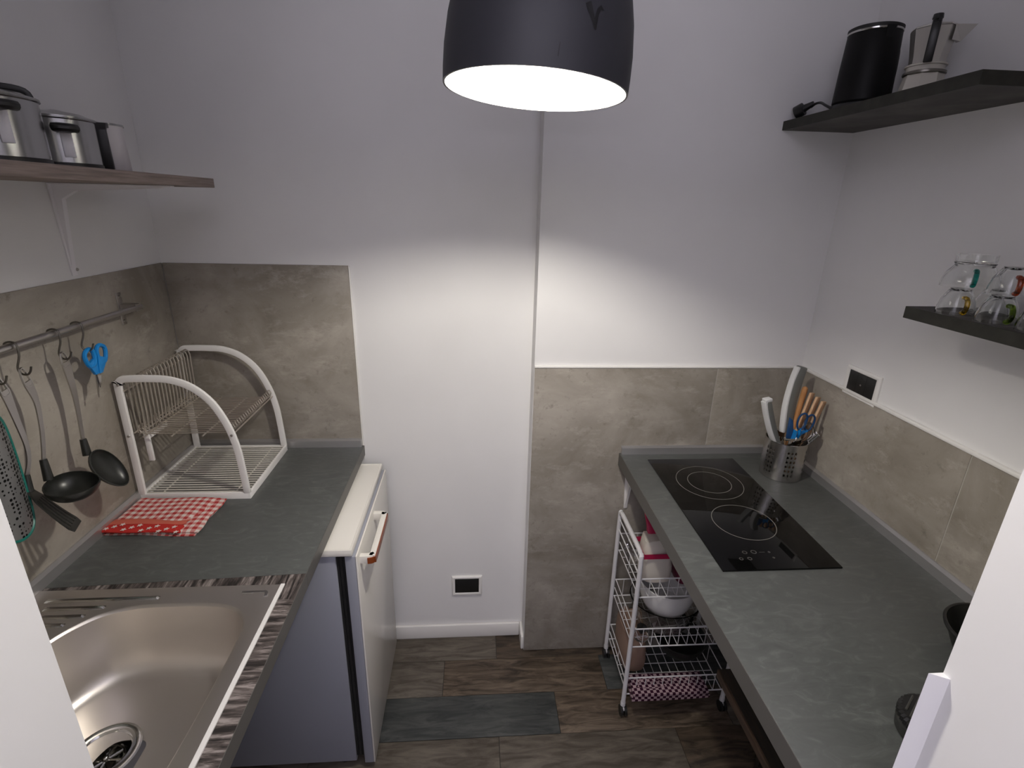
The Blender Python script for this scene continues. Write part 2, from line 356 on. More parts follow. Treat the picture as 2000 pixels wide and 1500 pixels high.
# wall tiles, 60 cm wide, joints recessed to the wall plane
g = 0.0012; T = 0.006
piece('tile', wl, XLW, XLW+T, 0.436, YLW-T, 0.80, 1.454, M_tile)
piece('tile', wb, XLW+T, -0.3817, YLW-T, YLW, 0.80, 1.454, M_tile)
piece('tile', wp, XC+0.001, 0.790-g, YRW-T, YRW, 0.002, 1.155, M_tile)
piece('tile', wp, 0.790+g, XRW-T, YRW-T, YRW, 0.002, 1.155, M_tile)
piece('tile', wr, XRW-T, XRW, 0.928+g, YRW-T, 0.60, 1.155, M_tile)
piece('tile', wr, XRW-T, XRW, 0.41, 0.928-g, 0.60, 1.155, M_tile)
# pale joint fillers and the plaster lip along the tile tops
M_grout = mat('pale_grout', (0.42, 0.39, 0.35, 1), 0.8)
piece('tile_grout', wr, XRW-T+0.0012, XRW, 0.928-g, 0.928+g, 0.60, 1.155, M_grout, 0)
piece('tile_grout', wp, 0.790-g, 0.790+g, YRW-T+0.0012, YRW, 0.01, 1.155, M_grout, 0)
struct('trim_2', MB().box(XRW-0.010, XRW, 0.41, YRW, 1.155, 1.165), M_trimw, bevel=0.003)
struct('trim_3', MB().box(XC, XRW-0.010, YRW-0.009, YRW, 1.155, 1.163), M_trimw, bevel=0.003)
struct('trim_4', MB().box(-0.3817, -0.377, YLW-0.007, YLW, 0.80, 1.454), M_trimw, bevel=0.002)
# skirting
struct('baseboard_back', MB().box(-0.95, XC-0.011, YLW-0.012, YLW, 0, 0.062), M_trimw, bevel=0.004)
struct('baseboard_side', MB().box(XC-0.011, XC, YRW+0.002, YLW, 0, 0.062), M_trimw, bevel=0.004)
# floor of wood-look tiles 60 x 15
rows = [(1.514, 1.66), (1.364, 1.514), (1.209, 1.364), (1.058, 1.209), (0.906, 1.058), (0.754, 0.906), (0.602, 0.754), (0.450, 0.602), (0.298, 0.450)]
offs = [0.085, -0.112, 0.284, 0.08, -0.25, 0.20, -0.10, 0.31, 0.05]
cols = {(0, -1): M_pl_grey, (0, 0): M_pl_dark, (1, -1): M_pl_grey, (1, 0): M_pl_brown, (1, 1): M_pl_slate, (2, -1): M_pl_slate, (2, 0): M_pl_brown, (3, -1): M_pl_grey, (3, 0): M_pl_grey, (3, 1): M_pl_dark}
pal = [M_pl_brown, M_pl_grey, M_pl_dark, M_pl_slate]
for i, (y0, y1) in enumerate(rows):
    for k in range(-3, 3):
        x0 = max(XLW, offs[i]+0.59*k); x1 = min(XRW, offs[i]+0.59*(k+1))
        if x1-x0 < 0.01: continue
        ymax = min(y1, YLW)
        m = cols.get((i, k)) or pal[(i*5+k*3) % 4]
        piece('plank', fl, x0+0.0008, x1-0.0008, y0+0.0008, ymax-0.0008, -0.004, 0.0+0.0005*((i+k) % 2), m, 0.0008)

# ------------------------------------------------------------------ left worktop run
t = thing('worktop', 'slate grey laminate worktop on the left under the dish rack', 'worktop', (-0.65, 1.3, ZL))
obj('top', MB().prism([(XLW+T, 0.955), (XLF, 0.981), (XLF, YLW-T), (XLW+T, YLW-T)], ZL-0.036, ZL), M_slate, t, bevel=0.0015)
obj('edge_band', MB().box(XLF, XLF+0.0012, 0.981, YLW-T, ZL-0.036, ZL-0.0006), M_slateedge, t)
def upstand(p, pts_out, z, axis):
    """aluminium strip: triangular-fronted profile swept along two points"""
    (x0, y0), (x1, y1) = pts_out
    if axis == 'x':
        mb = MB().loft([[(x, y0, z), (x, y0-0.014, z), (x, y0-0.012, z+0.022), (x, y0-0.004, z+0.027), (x, y0, z+0.027)] for x in (x0, x1)])
    else:
        s_ = 1 if x0 < 0 else -1
        mb = MB().loft([[(x0, y, z), (x0+s_*0.014, y, z), (x0+s_*0.012, y, z+0.022), (x0+s_*0.004, y, z+0.027), (x0, y, z+0.027)] for y in (y0, y1)])
    return obj('upstand', mb, M_alu, p)
upstand(t, ((XLW+T, YLW-T), (XLF-0.006, YLW-T)), ZL, 'x')
upstand(t, ((XLW+T, 0.42), (XLW+T, YLW-T)), ZL, 'y')
# sink worktop, streaked wood laminate frame
t = thing('sink_worktop', 'streaked dark wood laminate worktop framing the steel sink', 'worktop', (-0.65, 0.7, ZL))
obj('back_strip', MB().prism([(XLW+T, 0.900), (XLF, 0.900), (XLF, 0.980), (XLW+T, 0.954)], ZL-0.036, ZL), M_streak_x, t)
obj('front_strip', MB().box(-0.425, XLF, 0.405, 0.900, ZL-0.036, ZL), M_streak_y, t)
obj('edge_band', MB().box(XLF, XLF+0.0012, 0.405, 0.980, ZL-0.036, ZL+0.0003), M_slateedge, t)
obj('wall_strip', MB().box(XLW+T, -0.89, 0.405, 0.900, ZL-0.036, ZL), M_streak_y, t)

# ------------------------------------------------------------------ sink
t = thing('sink', 'stainless steel inset sink with angled bowl and ribbed drainer', 'sink', (-0.65, 0.7, ZL))
rim = smooth([(-0.446, 0.79), (-0.452, 0.835), (-0.478, 0.872), (-0.525, 0.890), (-0.61, 0.894), (-0.682, 0.891), (-0.735, 0.874), (-0.767, 0.845), (-0.79, 0.808), (-0.815, 0.74), (-0.825, 0.66), (-0.815, 0.58), (-0.78, 0.50), (-0.70, 0.465), (-0.58, 0.462), (-0.49, 0.47), (-0.455, 0.51), (-0.446, 0.60), (-0.445, 0.70)], 4, True)
rim = [(a, b) for a, b in [(p[0], p[1]) for p in [(q[0], q[1]) for q in [(r[0], r[1]) for r in rim]]]] if len(rim[0]) == 2 else [(p[0], p[1]) for p in rim]
cxs, cys = -0.63, 0.68
def scl(k, z): return [(cxs+(x-cxs)*k, cys+(y-cys)*k, z) for x, y in rim]
zt = ZL+0.0025
# deck with hole
X0, X1, Y0, Y1 = -0.908, -0.411, 0.42, 0.944
outer = []
for x, y in rim:
    dx, dy = x-cxs, y-cys
    kx = ((X1 if dx > 0 else X0)-cxs)/dx if abs(dx) > 1e-6 else 1e9
    ky = ((Y1 if dy > 0 else Y0)-cys)/dy if abs(dy) > 1e-6 else 1e9
    k = min(kx, ky); outer.append([cxs+dx*k, cys+dy*k])
for c in ((X0, Y0), (X0, Y1), (X1, Y0), (X1, Y1)):
    i = min(range(len(outer)), key=lambda q: (outer[q][0]-c[0])**2+(outer[q][1]-c[1])**2); outer[i] = list(c)
mb = MB().loft([[(x, y, ZL) for x, y in outer], [(x, y, zt) for x, y in outer], scl(1.012, zt+0.0012), scl(1.0, zt), scl(0.985, zt-0.004), scl(0.965, 0.78), scl(0.955, 0.757), scl(0.935, 0.735), scl(0.905, 0.718), scl(0.86, 0.708), scl(0.80, 0.703), scl(0.45, 0.701), scl(0.2, 0.700)], True, False, False)
# floor of the bowl around the drain: ring from 0.2-scale loop to drain rim
obj('basin', mb, M_sink, t)
DR = (-0.660, 0.700, 0.700)
for name, a in (('rib', (-0.875, -0.650, 0.912)), ('rib', (-0.862, -0.742, 0.889)), ('rib', (-0.868, -0.766, 0.866)), ('rib', (-0.868, -0.788, 0.844)), ('rib', (-0.870, -0.806, 0.820)), ('rib', (-0.872, -0.83, 0.79))):
    x0, x1, y = a
    mb = MB(); prof = [(y-0.0055, 0), (y-0.003, 0.0040), (y, 0.0052), (y+0.003, 0.0040), (y+0.0055, 0)]
    mb.loft([[(x0, p, zt-0.0006) for p, q in prof], [(x0+0.006, p, zt+q) for p, q in prof], [(x1-0.006, p, zt+q) for p, q in prof], [(x1, p, zt-0.0006) for p, q in prof]])
    obj(name, mb, M_polished, t)
obj('pressed_corner', MB().sweep(smooth([(-0.49, 0.9215, zt), (-0.452, 0.922, zt), (-0.440, 0.9205, zt), (-0.437, 0.908, zt)], 5), [(0.0018, -0.003), (0.0018, 0.003), (-0.001, 0.004), (-0.001, -0.004)]), M_polished, t)
obj('edge_seal', MB().sweep([(-0.4135, 0.945, zt), (-0.413, 0.7, zt), (-0.4125, 0.425, zt)], [(0.0012, -0.0042), (0.0012, 0.0042), (-0.0015, 0.0042), (-0.0015, -0.0042)]), M_white, t, label='white sealing strip along the front rim')
d = obj('drain', MB().lathe([(0.058, 0.0015), (0.055, 0.003), (0.050, 0.0015), (0.047, 0.002), (0.043, 0.0035), (0.040, 0.001), (0.034, -0.012), (0.030, -0.020), (0.0285, -0.021), (0.0285, -0.030), (0.001, -0.031)], DR, 36), M_polished, t)
mb = MB().lathe([(0.025, -0.016), (0.027, -0.0145), (0.029, -0.017)], DR, 28)
for a in range(0, 180, 45):
    r = math.radians(a); dx, dy = 0.026*math.cos(r), 0.026*math.sin(r)
    mb.cyl((DR[0]-dx, DR[1]-dy, DR[2]-0.017), (DR[0]+dx, DR[1]+dy, DR[2]-0.017), 0.0026, None, 6)
mb.ball((DR[0], DR[1], DR[2]-0.014), 0.006, 10)
obj('strainer', mb, M_polished, t)

# ------------------------------------------------------------------ fridge
t = thing('fridge', 'small white under-counter fridge with side shade painted grey and rust-tipped handle', 'fridge', (-0.6, 1.4, 0))
obj('body', MB().box(-0.88, -0.356, 1.133, 1.594, 0.03, 0.779), M_fridge_shade, t, bevel=0.004)
obj('lid', MB().box(-0.88, -0.312, 1.128, 1.597, 0.779, 0.796), M_fridge, t, bevel=0.003)
obj('lid_rim', MB().loft([[(x, y, 0.7955) for x, y in ((-0.86, 1.1285), (-0.3125, 1.1285), (-0.3125, 1.5965), (-0.86, 1.5965))], [(x, y, 0.7978) for x, y in ((-0.86, 1.1295), (-0.3135, 1.1295), (-0.3135, 1.5955), (-0.86, 1.5955))], [(x, y, 0.7978) for x, y in ((-0.86, 1.134), (-0.318, 1.134), (-0.318, 1.591), (-0.86, 1.591))], [(x, y, 0.7958) for x, y in ((-0.86, 1.135), (-0.319, 1.135), (-0.319, 1.590), (-0.86, 1.590))]], True, False, False), M_fridge, t)
mb = MB()
for x0, x1 in ((-0.356, -0.350), (-0.347, -0.341), (-0.338, -0.333)): mb.box(x0, x1, 1.137, 1.590, 0.05, 0.772)
mb.box(-0.356, -0.333, 1.141, 1.586, 0.05, 0.77)
obj('gasket', mb, M_rubber, t, label='black ribbed door gasket')
dr = obj('door', MB().box(-0.306, -0.301, 1.1315, 1.594, 0.022, 0.777), M_fridge, t, bevel=0.002)
obj('shaded_door_side', MB().box(-0.333, -0.306, 1.132, 1.5935, 0.022, 0.776), M_door_shade, dr, bevel=0.002, label='side of the white door with its shade painted grey')  # separate shell that carries the painted shade of the door sides
hp = smooth([(-0.303, 1.163, 0.748), (-0.279, 1.163, 0.748), (-0.272, 1.168, 0.748), (-0.269, 1.177, 0.748), (-0.269, 1.347, 0.748), (-0.272, 1.357, 0.748), (-0.280, 1.362, 0.748), (-0.303, 1.362, 0.748)], 3)
obj('handle', MB().sweep(hp, [(0.010, -0.0075), (0.010, 0.0075), (-0.012, 0.0075), (-0.012, -0.0075)]), M_fridge, dr, bevel=0.0015)
hp2 = smooth([(-0.281, 1.1545, 0.746), (-0.270, 1.156, 0.746), (-0.2635, 1.163, 0.746), (-0.2605, 1.176, 0.746), (-0.2605, 1.347, 0.746), (-0.2625, 1.357, 0.746)], 3)
obj('handle_inlay', MB().sweep(hp2, [(0.008, -0.0014), (0.008, 0.0014), (-0.010, 0.0014), (-0.010, -0.0014)]), M_brown, dr, label='rust coloured strip on the handle front')
for x, y in ((-0.84, 1.17), (-0.40, 1.17), (-0.84, 1.55), (-0.40, 1.55)):
    obj('foot', MB().cyl((x, y, 0.0005), (x, y, 0.03), 0.018, 0.016, 12), M_black, t)

# ------------------------------------------------------------------ dish rack
t = thing('dish_rack', 'white framed steel wire dish rack on left worktop', 'dish rack', (-0.765, 1.45, ZL))
x0, x1, y0, y1, zb = -0.911, -0.620, 1.298, 1.600, ZL+0.0005
ins = 0.007
mb = MB().loft([[(x, y, z) for x, y in pl] for pl, z in (([(x0, y0), (x1, y0), (x1, y1), (x0, y1)], zb), ([(x0, y0), (x1, y0), (x1, y1), (x0, y1)], zb+0.019), ([(x0+ins, y0+ins), (x1-ins, y0+ins), (x1-ins, y1-ins), (x0+ins, y1-ins)], zb+0.019), ([(x0+ins, y0+ins), (x1-ins, y0+ins), (x1-ins, y1-ins), (x0+ins, y1-ins)], zb))], True, False, False)
obj('base_frame', mb, M_white, t, bevel=0.001)
arch = [(-0.9045, 0.868), (-0.903, 1.025), (-0.902, 1.175), (-0.899, 1.190), (-0.890, 1.200), (-0.875, 1.2025), (-0.822, 1.203), (-0.772, 1.199), (-0.722, 1.178), (-0.680, 1.135), (-0.651, 1.072), (-0.637, 1.012), (-0.632, 0.955), (-0.628, 0.868)]
for ya in (1.302, 1.596):
    pts = smooth([(x, ya, z) for x, z in arch], 4)
    obj('side_arch', MB().sweep(pts, [(0.0045, -0.0088), (0.0045, 0.0088), (-0.0045, 0.0088), (-0.0045, -0.0088)], up=(0, 1, 0)), M_white, t, bevel=0.0015)
    s_ = -1 if ya < 1.4 else 1
    for xs, zs in ((-0.8985, 1.187), (-0.9025, 1.045), (-0.6425, 1.045)):
        obj('screw', MB().cyl((xs, ya+s_*0.004, zs), (xs, ya+s_*0.0075, zs), 0.004, 0.003, 10), M_steel, t)
mb = MB(); n = 22
for k in range(n):
    y = 1.312+0.276*k/(n-1)
    mb.tube([(x0+0.005, y, zb+0.016), (-0.77, y, zb+0.0152), (x1-0.005, y, zb+0.016)], 0.0025, 6)
for x in (-0.86, -0.665): mb.tube([(x, y0+0.004, zb+0.0125), (x, y1-0.004, zb+0.0125)], 0.002, 6)
obj('wire_floor', mb, M_floorwire, t, kind='stuff')
mb = MB(); n = 17
for k in range(n):
    y = 1.318+0.264*k/(n-1)
    lp = [(-0.872, y, 1.046), (-0.868, y, 1.10), (-0.866, y, 1.188), (-0.869, y, 1.198), (-0.876, y, 1.202), (-0.884, y, 1.198), (-0.888, y, 1.188), (-0.890, y, 1.10), (-0.890, y, 1.046)]
    mb.tube(lp, 0.0020, 6)
for x, z in ((-0.8905, 1.170), (-0.8895, 1.052), (-0.874, 1.052)): mb.tube([(x, 1.302, z), (x, 1.596, z)], 0.0022, 6)
obj('plate_loops', mb, M_wire, t, kind='stuff')
mb = MB(); n = 21
for k in range(n):
    y = 1.318+0.264*k/(n-1)
    mb.tube([(-0.884, y, 1.068), (-0.886, y, 1.052), (-0.876, y, 1.043), (-0.76, y, 1.044), (-0.658, y, 1.046), (-0.646, y, 1.050), (-0.641, y, 1.060), (-0.645, y, 1.069), (-0.652, y, 1.066)], 0.0019, 6)
for x, z in ((-0.6425, 1.045), (-0.72, 1.0415), (-0.80, 1.0405), (-0.87, 1.0405)): mb.tube([(x, 1.302, z), (x, 1.596, z)], 0.0022, 6)
obj('upper_tier', mb, M_wire, t, kind='stuff')
obj('cutlery_clip', MB().box(-0.888, -0.874, 1.330, 1.338, 0.955, 1.045).box(-0.888, -0.874, 1.338, 1.42, 1.02, 1.034), M_white, t, bevel=0.002)

# ------------------------------------------------------------------ tea towel
t = thing('tea_towel', 'folded red and white gingham tea towel with starred hem', 'towel', (-0.80, 1.21, ZL))
def sheet(poly, z, th, nu, nv, amp, seed, m, name, uvk=True, drop=0.0):
    """wavy slab over the quad poly (4 corners: near-left, near-right, far-right, far-left)"""
    rnd = random.Random(seed); a = [Vector((*p, 0)) for p in poly]; mb = MB(); bm = mb.bm; top = []
    ph = [rnd.uniform(0, 6) for _ in range(4)]
    uvd = {}
    for j in range(nv+1):
        row = []
        for i in range(nu+1):
            u, v = i/nu, j/nv; p = (a[0]*(1-u)+a[1]*u)*(1-v)+(a[3]*(1-u)+a[2]*u)*v
            h = amp*(math.sin(7*u+ph[0]+2*v)+math.sin(5*v+ph[1]+3*u)+0.5*math.sin(15*u+ph[2]))/2.5
            e = min(u, 1-u, v, 1-v); h -= (0.0025 if e < 0.001 else 0.0)
            ex = 0.003*math.sin(9*v+ph[3])*(1 if u > 0.99 else 0)
            vv = bm.verts.new((p.x+ex, p.y+0.002*math.sin(8*u+ph[2]), z+th+h)); uvd[vv] = (p.x, p.y); row.append(vv)
        top.append(row)
    bot = [[bm.verts.new((q.co.x, q.co.y, max(z, q.co.z-th))) for q in row] for row in top]
    for r0, r1 in zip(bot, top):
        for q, s_ in zip(r0, r1): uvd[q] = (uvd[s_][0]*1.0, uvd[s_][1]+0.004)
    for j in range(nv):
        for i in range(nu):
            bm.faces.new((top[j][i], top[j][i+1], top[j+1][i+1], top[j+1][i])); bm.faces.new((bot[j][i], bot[j+1][i], bot[j+1][i+1], bot[j][i+1]))
    per = [(0, i) for i in range(nu+1)]+[(j, nu) for j in range(1, nv+1)]+[(nv, i) for i in range(nu-1, -1, -1)]+[(j, 0) for j in range(nv-1, 0, -1)]
    for q in range(len(per)):
        (j, i), (k, l) = per[q], per[(q+1) % len(per)]; bm.faces.new((bot[j][i], bot[k][l], top[k][l], top[j][i]))
    uvl = bm.loops.layers.uv.new('UVMap')
    for f in bm.faces:
        for lp in f.loops: lp[uvl].uv = uvd[lp.vert]
    return obj(name, mb, m, t)
sheet([(-0.912, 1.142), (-0.690, 1.128), (-0.686, 1.286), (-0.905, 1.292)], ZL+0.0005, 0.004, 14, 12, 0.0006, 1, M_ging, 'bottom_fold')
sheet([(-0.908, 1.145), (-0.684, 1.133), (-0.680, 1.287), (-0.903, 1.290)], ZL+0.0050, 0.0045, 14, 12, 0.0009, 2, M_ging, 'middle_fold')
sheet([(-0.906, 1.176), (-0.730, 1.166), (-0.694, 1.289), (-0.903, 1.291)], ZL+0.0100, 0.0045, 18, 14, 0.0016, 3, M_ging, 'top_fold')
sheet([(-0.918, 1.138), (-0.722, 1.130), (-0.728, 1.164), (-0.912, 1.172)], ZL+0.0095, 0.0050, 14, 5, 0.0012, 4, M_red, 'starred_hem')
sheet([(-0.910, 1.168), (-0.728, 1.160), (-0.722, 1.180), (-0.907, 1.190)], ZL+0.0125, 0.0040, 14, 3, 0.0010, 5, M_coral, 'plain_hem')
mb = MB()
for k in range(13):
    sx = -0.902+0.0145*k; sy_ = 1.145+0.0100*((k*7) % 3)-0.0016*k; a0 = k*1.3
    pts = []
    for q in range(10):
        rr = 0.0066 if q % 2 == 0 else 0.0028; pts.append((sx+rr*math.cos(a0+q*PI/5), sy_+rr*math.sin(a0+q*PI/5)))
    mb.prism(pts, ZL+0.0152, ZL+0.0164)
obj('star_print', mb, M_starw, t, flat=True)

# ------------------------------------------------------------------ rail and hooks
XR_, ZR_ = -0.886, 1.362
t = thing('utensil_rail', 'steel hanging rail on the left tile splashback', 'rail', (XR_, 1.2, ZR_))
obj('bar', MB().cyl((XR_, 0.45, ZR_), (XR_, 1.432, ZR_), 0.0072, None, 18), M_steel, t)
for y in (1.408, 0.60):
    b = obj('bracket', MB().box(XLW+T, XLW+T+0.002, y-0.010, y+0.010, ZR_-0.044, ZR_+0.040), M_steel, t, bevel=0.001)
    obj('bracket_arm', MB().box(XLW+T, XR_+0.004, y-0.003, y+0.020, ZR_-0.008, ZR_+0.010), M_black if False else M_steel, b)
    for dz in (-0.034, 0.030): obj('screw', MB().cyl((XLW+T+0.002, y, ZR_+dz), (XLW+T+0.0045, y, ZR_+dz), 0.004, 0.003, 10), M_polished, b)
hook_pts = [(-0.0115, 0, -0.006), (-0.0115, 0, 0.003), (-0.0085, 0, 0.0075), (0, 0, 0.0100), (0.0085, 0, 0.0075), (0.0116, 0, 0.001), (0.010, 0, -0.018), (0.002, 0, -0.038), (0.001, 0, -0.048), (0.006, 0, -0.055), (0.015, 0, -0.056), (0.022, 0, -0.050), (0.026, 0, -0.040)]
M_hook = mat('dark_steel_hook', (0.20, 0.19, 0.17, 1), 0.35, 1.0)
hooks = [(1.022, 'dark steel hook on the rail holding the black ladle'), (1.128, 'dark steel hook on the rail holding the serving spoon'), (1.196, 'dark steel hook on the rail holding the blue scissors'), (0.966, 'dark steel hook on the rail holding the slotted turner'), (0.906, 'dark steel hook on the rail holding the teal edged grater')]
h0 = None
for y, lab in hooks:
    if h0 is None:
        mb = MB().tube(smooth(hook_pts, 4), 0.0020, 7); h0 = obj('s_hook', mb, M_hook); hk = h0
    else: hk = h0.copy(); COL.objects.link(hk)
    hk.location = (XR_, y, ZR_); tag(hk, lab, 'hook', 'hooks on the utensil rail')

def strip(pts, widths, th, normal=(1, 0, 0)):
    """flat tapering strip along pts, wide across, thin along normal"""
    n_ = Vector(normal).normalized(); wv = widths
    def pr(i): return [(th/2, -wv[i]/2), (th/2, wv[i]/2), (-th/2, wv[i]/2), (-th/2, -wv[i]/2)]
    return MB().sweep(pts, pr, up=n_)
def lerp_list(a, n):
    out = []
    for i in range(n):
        t_ = i/(n-1)*(len(a)-1); k = min(int(t_), len(a)-2); f_ = t_-k; out.append(a[k]*(1-f_)+a[k+1]*f_)
    return out
XU = XR_+0.008
def handle_part(parent, pts, wid):
    P = smooth(pts, 5); wd = lerp_list(wid, len(P)); ns = max(3, len(P)//5)
    # eyelet: two cheeks and a top bar round the hanging slot
    o = obj('handle', strip(P[ns-1:], wd[ns-1:], 0.0028), M_steel, parent)
    a = Vector(P[0]); b = Vector(P[ns]); wy = wd[0]*0.42
    ring = [(a.x, a.y-wy*0.6, a.z), (a.x, a.y, a.z+0.004), (a.x, a.y+wy*0.6, a.z), (a.x, (a.y+b.y)/2+wy, (a.z+b.z)/2), (b.x, b.y+wy, b.z), (b.x, b.y, b.z-0.004), (b.x, b.y-wy, b.z), (a.x, (a.y+b.y)/2-wy, (a.z+b.z)/2)]
    obj('hanging_eye', MB().tube(smooth(ring, 4, True), 0.0022, 6, True), M_steel, parent)
    return o
def frame(a, nrm):
    a = Vector(a).normalized(); n_ = Vector(nrm); n_ = (n_-a*n_.dot(a)).normalized(); return a, n_, a.cross(n_)
# serving spoon
t = thing('serving_spoon', 'black serving spoon with steel handle hanging beside the blue scissors', 'spoon', (XU, 1.128, 1.31))
handle_part(t, [(XU+0.002, 1.124, 1.318), (XU+0.002, 1.127, 1.285), (XU, 1.130, 1.22), (XU, 1.125, 1.166), (XU+0.002, 1.116, 1.115)], [0.020, 0.022, 0.013, 0.010, 0.009])
obj('collar', MB().cyl((XU+0.002, 1.117, 1.122), (XU+0.006, 1.112, 1.085), 0.0065, 0.009, 12), M_nylon, t)
def shell_bowl(c, a, n_, L_, W_, D_, m, name, parent, seg=28, rings=7, shift=0.0):
    a, n_, s_ = frame(a, n_); c = Vector(c); loops = []
    for k in range(rings+1):
        ph = (PI/2)*k/rings; rr = math.cos(ph); dd = math.sin(ph)
        lp = []
        for i in range(seg):
            th_ = 2*PI*i/seg; wob = 1+0.10*math.cos(th_)
            lp.append(tuple(c + a*(L_*math.cos(th_)*max(rr, 0.02)) + s_*(W_*math.sin(th_)*max(rr, 0.02)*(1-0.12*math.cos(th_))) - n_*(D_*dd)))
        loops.append(lp)
    return obj(name, MB().loft(loops, True, False, True), m, parent, solid=0.0026)
shell_bowl((-0.838, 1.122, 1.045), (0.38, 0.30, -0.87), (0.80, -0.05, 0.60), 0.053, 0.036, 0.018, M_nylon, 'bowl', t)
# ladle
t = thing('soup_ladle', 'black round soup ladle with steel handle between spoon and turner', 'ladle', (XU, 1.022, 1.31))
handle_part(t, [(XU+0.002, 1.018, 1.316), (XU+0.002, 1.024, 1.285), (XU, 1.032, 1.245), (XU, 1.027, 1.197), (XU, 1.016, 1.15), (XU, 1.006, 1.118)], [0.018, 0.020, 0.012, 0.010, 0.009, 0.009])
obj('collar', MB().cyl((XU, 1.008, 1.128), (XU+0.006, 1.000, 1.085), 0.0065, 0.009, 12), M_nylon, t)
shell_bowl((-0.822, 0.992, 1.082), (0.93, 0.25, -0.10), (0.10, -0.1, 0.99), 0.0455, 0.043, 0.036, M_nylon, 'bowl', t)
# slotted turner
t = thing('slotted_turner', 'black slotted turner with steel handle hanging next to the grater', 'turner', (XU, 0.966, 1.31))
handle_part(t, [(XU+0.002, 0.964, 1.314), (XU+0.002, 0.971, 1.285), (XU, 0.978, 1.23), (XU, 0.982, 1.175), (XU, 0.976, 1.14), (XU, 0.958, 1.11)], [0.018, 0.020, 0.013, 0.010, 0.009, 0.009])
obj('collar', MB().cyl((XU, 0.962, 1.118), (XU+0.004, 0.953, 1.085), 0.006, 0.008, 12), M_nylon, t)
a, n_, s_ = frame((0.62, 0.15, -0.77), (0.63, 0.46, 0.62)); c0 = Vector((XU+0.004, 0.953, 1.090))
mb = MB(); Lh, Wn, Wf = 0.112, 0.046, 0.076
def hp_(u, v): 
    wd = Wn+(Wf-Wn)*u
    return c0 + a*(Lh*u) + s_*(wd*v) - n_*(0.012*math.sin(u*PI*0.5))
def hexa(u0, u1, va, vb):
    lo_ = [hp_(u0, va[0]), hp_(u0, vb[0]), hp_(u1, vb[1]), hp_(u1, va[1])]
    mb.loft([[tuple(p-n_*0.0012) for p in lo_], [tuple(p+n_*0.0012) for p in lo_]])
hexa(0.0, 0.22, (-0.30, -0.5), (0.30, 0.5)); hexa(0.90, 1.0, (-0.5, -0.40), (0.5, 0.40))
for k in range(5):
    v0 = -0.5+0.22*k; v1 = v0+0.12
    for q in range(4): hexa(0.22+0.17*q, 0.22+0.17*(q+1), (v0, v0), (v1, v1))
obj('slotted_blade', mb, M_nylon, t)
# scissors
t = thing('scissors', 'bright blue handled scissors hanging open end down from the rail', 'scissors', (XU, 1.21, 1.31))
for sgn, yc in ((-1, 1.196), (1, 1.232)):
    P = smooth([(XU+0.004, yc, 1.309), (XU+0.004, yc+0.013*sgn, 1.303), (XU+0.004, yc+0.016*sgn, 1.290), (XU+0.004, yc+0.007*sgn, 1.270), (XU+0.004, yc-0.008*sgn, 1.272), (XU+0.004, yc-0.013*sgn, 1.290), (XU+0.004, yc-0.010*sgn, 1.304)], 5, True)
    h = obj('finger_loop', MB().tube(P, 0.0048, 8, True), M_blue, t)
    obj('shank', MB().loft([[(XU+0.004+dx, yc-0.016*sgn, 1.288), (XU+0.004+dx, yc+0.012*sgn, 1.276), (XU+0.004+dx, 1.209+0.010*sgn, 1.247), (XU+0.004+dx, 1.209-0.001*sgn, 1.247)] for dx in (-0.0035+0.001*sgn, 0.0035+0.001*sgn)]), M_blue, t, bevel=0.001)
    obj('blade', MB().loft([[(XU+0.004+dx, 1.209+0.007*sgn, 1.250), (XU+0.004+dx, 1.206-0.004*sgn, 1.250), (XU+0.004+dx, 1.198+0.004*sgn, 1.215-0.022*(sgn < 0)), (XU+0.004+dx, 1.200+0.007*sgn, 1.222-0.022*(sgn < 0))] for dx in (-0.0010+0.0012*sgn, 0.0010+0.0012*sgn)]), M_polished, t)
# grater
t = thing('grater', 'teal edged flat steel grater with rounded foot at the far left', 'grater', (XU, 0.90, 1.31))
gl = [(0.862, 1.235), (0.876, 1.262), (0.902, 1.272), (0.926, 1.258), (0.940, 1.225), (0.946, 1.165), (0.943, 1.10), (0.938, 1.052), (0.925, 1.028), (0.900, 1.018), (0.872, 1.026), (0.858, 1.055), (0.852, 1.10), (0.852, 1.17)]
def bulge(y, z): return XU+0.006+0.016*max(0.0, 1-((y-0.898)/0.05)**2)
gs = smooth([(0, y, z) for y, z in gl], 4, True)
ring = [(bulge(p[1], p[2]), p[1], p[2]) for p in gs]
cyg, czg = 0.898, 1.145; loops = []
for k in (1.0, 0.8, 0.6, 0.4, 0.2, 0.02):
    loops.append([(bulge(cyg+(p[1]-cyg)*k, 0)+0.0, cyg+(p[1]-cyg)*k, czg+(p[2]-czg)*k) for p in gs])
obj('blade_plate', MB().loft(loops, True, False, True), M_grater, t, solid=0.0012)
obj('edge_frame', MB().tube(ring, 0.0030, 8, True), M_teal, t, label='teal plastic edging')
obj('hanger', MB().tube(smooth([(XU+0.004, 0.902, 1.270), (XU+0.003, 0.893, 1.292), (XU+0.003, 0.906, 1.312), (XU+0.003, 0.916, 1.292), (XU+0.004, 0.908, 1.270)], 5), 0.004, 8), M_teal, t)

